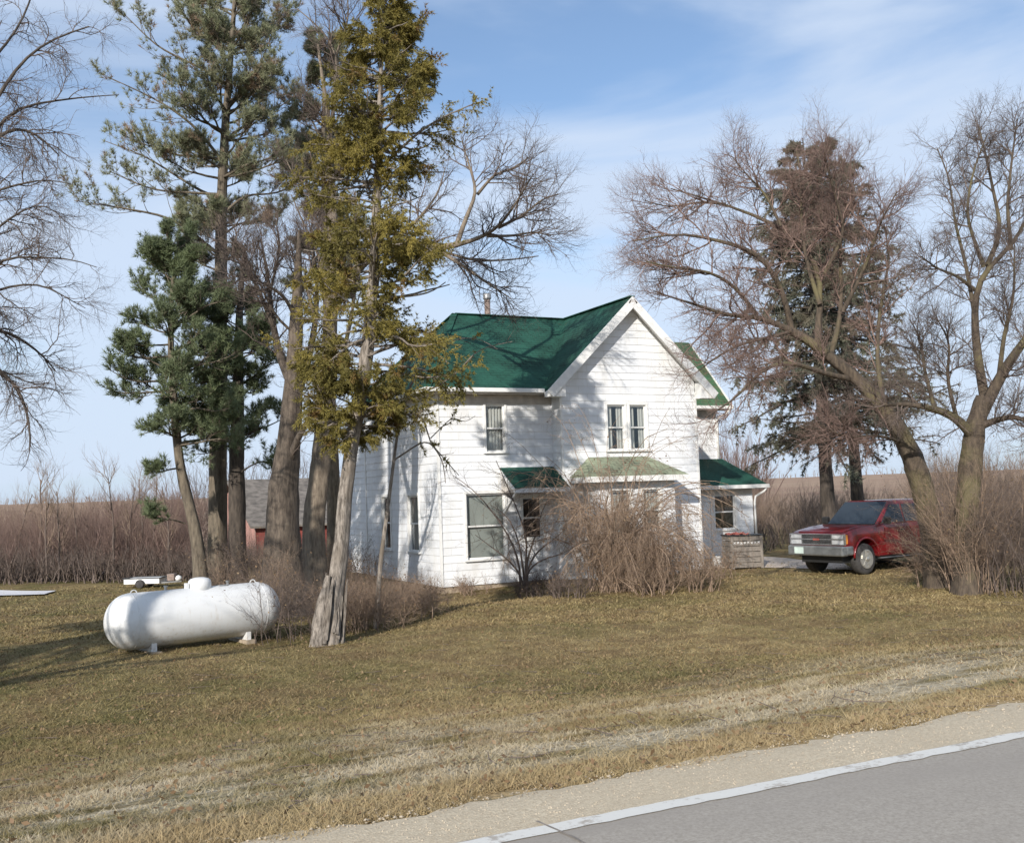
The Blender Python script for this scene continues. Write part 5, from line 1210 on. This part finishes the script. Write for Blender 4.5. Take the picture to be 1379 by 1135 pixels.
# saplings one can tell apart, before the left wood
rng = np.random.default_rng(220)
SAPL = ['nearest the left picture edge', 'with the darkest and thickest stem at the lawn edge', 'just right of the darkest stem at the lawn edge', 'with a narrow top where the left wood dips', 'beside the low gap in the left wood',
        'at the left end of the tallest clump in the left wood', 'inside the tallest clump, left of the trailer', 'rising directly behind the trailer', 'rising above the trailer hitch', 'just left of the leaning pine trunk']
for k, (x, h) in enumerate(((22, 3.3), (48, 3.7), (62, 3.0), (82, 3.2), (103, 2.8), (150, 3.7), (166, 3.3), (186, 3.6), (205, 3.5), (222, 3.3))):
    Zk = rng.uniform(36, 39); b = rh*((x-690)/F*Zk)+fh*Zk; b = gz(b, -.05); s_ = thing('sapling', 'bare sapling '+SAPL[k], 'tree', b, group='saplings along the lawn edge')
    D = np.array([[rng.normal(0, .05), rng.normal(0, .05), 1]]); pl, rd = grow(rng, b[None], D, np.array([h]), np.array([.05+.02*(k == 1)]), 8, .05, .05)
    c = Cat(); c.add(*tube(pl, rd, 6)); c.build('trunk', M['twig'], s_, True); c = Cat(); last = (pl, rd)
    for m_, l_, r_ in ((14, 1.1, .014), (6, .55, .008), (3, .3, .005)):
        P_, D, Rr, t, Ls = sprout(rng, last[0], last[1], m_, .3, .8, .25); p2, r2 = grow(rng, P_, D, l_*rng.uniform(.5, 1.2, len(t)), np.minimum(Rr*.7, r_), 4, .12, .3); c.add(*tube(p2, r2, 3)); last = (p2, r2)
    c.build('branches', M['twig_purple'], s_, True)

# ================================================================== GRASS, LEAVES, PEBBLES
def scatter(rng, n, Za, Zb, power=1.0):
    u = rng.random(n)**power; Z = Za*(Zb/Za)**u; px = rng.uniform(-60, 1440, n)
    p = rh[None]*((px-690)/F*Z)[:, None]+fh[None]*Z[:, None]; p[:, 2] = ht(p[:, 0], p[:, 1]); return p
def blades(rng, p, h, w, leanv):
    n = len(p); az = rng.uniform(0, 2*math.pi, n); s = np.stack([np.cos(az), np.sin(az), 0*az], 1)*(w*rng.uniform(.6, 1.3, n))[:, None]/2
    hh = h*rng.uniform(.4, 1.3, n); tip = p+rng.normal(size=(n, 3))*[1, 1, 0]*(hh*leanv)[:, None]; tip[:, 2] = p[:, 2]+hh*rng.uniform(.35, 1, n)
    V = np.empty((n, 3, 3)); V[:, 0] = p+s; V[:, 1] = p-s; V[:, 2] = tip; return V.reshape(-1, 3), np.arange(n*3).reshape(-1, 3)
rng = np.random.default_rng(300)
inhouse = lambda p: (p[:, 0] > HX) & (p[:, 0] < HX+13.3) & (p[:, 1] > HY) | (p[:, 1] > HY-.55) & (p[:, 0] > HX+3.6) & (p[:, 0] < HX+8.5)
def lawnpts(n, a, b, pw=1.0):
    p = scatter(rng, n, a, b, pw); edge = 5.22+.012*p[:, 0]+.09*np.sin(p[:, 0]*3.1)+.07*np.sin(p[:, 0]*7.7+1)
    e2 = edge+rng.exponential(.05, n)-.06
    cl = .5+.5*np.sin(p[:, 0]*.9+1.5*np.sin(p[:, 1]*1.3)+p[:, 1]*.5)*np.cos(p[:, 1]*1.7+np.sin(p[:, 0]*1.1)); band = (p[:, 1] > edge+.5) & (p[:, 1] < 9.2)
    keep = ~band | (rng.random(n) < .08+.75*cl); p = p[(p[:, 1] > e2) & ~inhouse(p) & keep]; return p
c = Cat()
p = lawnpts(330000, 5.0, 12); c.add(*blades(rng, p, np.full(len(p), .045), .0065, 1.0))
p = lawnpts(150000, 10, 24); c.add(*blades(rng, p, np.full(len(p), .05), .013, 1.0))
p = lawnpts(60000, 20, 34); c.add(*blades(rng, p, np.full(len(p), .06), .03, .9))
# taller dry tussocks near the gravel edge
p = lawnpts(90000, 5.0, 14); y = p[:, 1]-5.35-.012*p[:, 0]; cl_ = np.sin(p[:, 0]*1.7+2*np.sin(p[:, 0]*.6))*.5+.5
p = p[(y > .0) & (y < .25+.45*cl_)]; c.add(*blades(rng, p, np.full(len(p), .085), .006, .9))
o = c.build('grass', M['blade']); o['kind'] = 'stuff'
p = lawnpts(9000, 5.4, 26, .9); p[:, 2] += .03; c = Cat(); c.add(*leaves(rng, p, .045, .5)); o = c.build('fallen_leaves', M['leaf_litter']); o['kind'] = 'stuff'
tp_ = lawnpts(500, 5.6, 26, .9); tp_[:, 2] += .02; az = rng.uniform(0, 6.28, len(tp_)); pl, rd = grow(rng, tp_, np.stack([np.cos(az), np.sin(az), 0*az], 1), rng.uniform(.08, .5, len(tp_)), np.full(len(tp_), .005), 4, .25, 0); pl[:, :, 2] = tp_[:, 2:3]
o = fastmesh('fallen_twigs', *tube(pl, rd, 4), M['twig']); o['kind'] = 'stuff'
# pebbles
n = 14000; X_ = rng.uniform(-6, 22, n); Y_ = 4.6+np.abs(rng.normal(0, .45, n)); k = Y_ < 6.3; X_, Y_ = X_[k], Y_[k]; n = len(X_)
zb2 = np.where(Y_ < 5.2, .914-.014*np.clip((Y_-4.5)/.7, 0, 1), ht(X_, Y_)+.01); ctr = np.stack([X_, Y_, zb2], 1); sz = rng.uniform(.004, .011, n)
oct_ = np.array([[1, 0, 0], [0, 1, 0], [-1, 0, 0], [0, -1, 0], [0, 0, .7], [0, 0, -.7]]); V = ctr[:, None, :]+oct_[None]*sz[:, None, None]*rng.uniform(.6, 1.3, (n, 6, 1))
fc = np.array([[0, 1, 4], [1, 2, 4], [2, 3, 4], [3, 0, 4], [1, 0, 5], [2, 1, 5], [3, 2, 5], [0, 3, 5]])
Fq = (np.arange(n)[:, None, None]*6+fc[None]).reshape(-1, 3); o = fastmesh('gravel_stones', V.reshape(-1, 3), Fq, M['pebble']); o['kind'] = 'stuff'
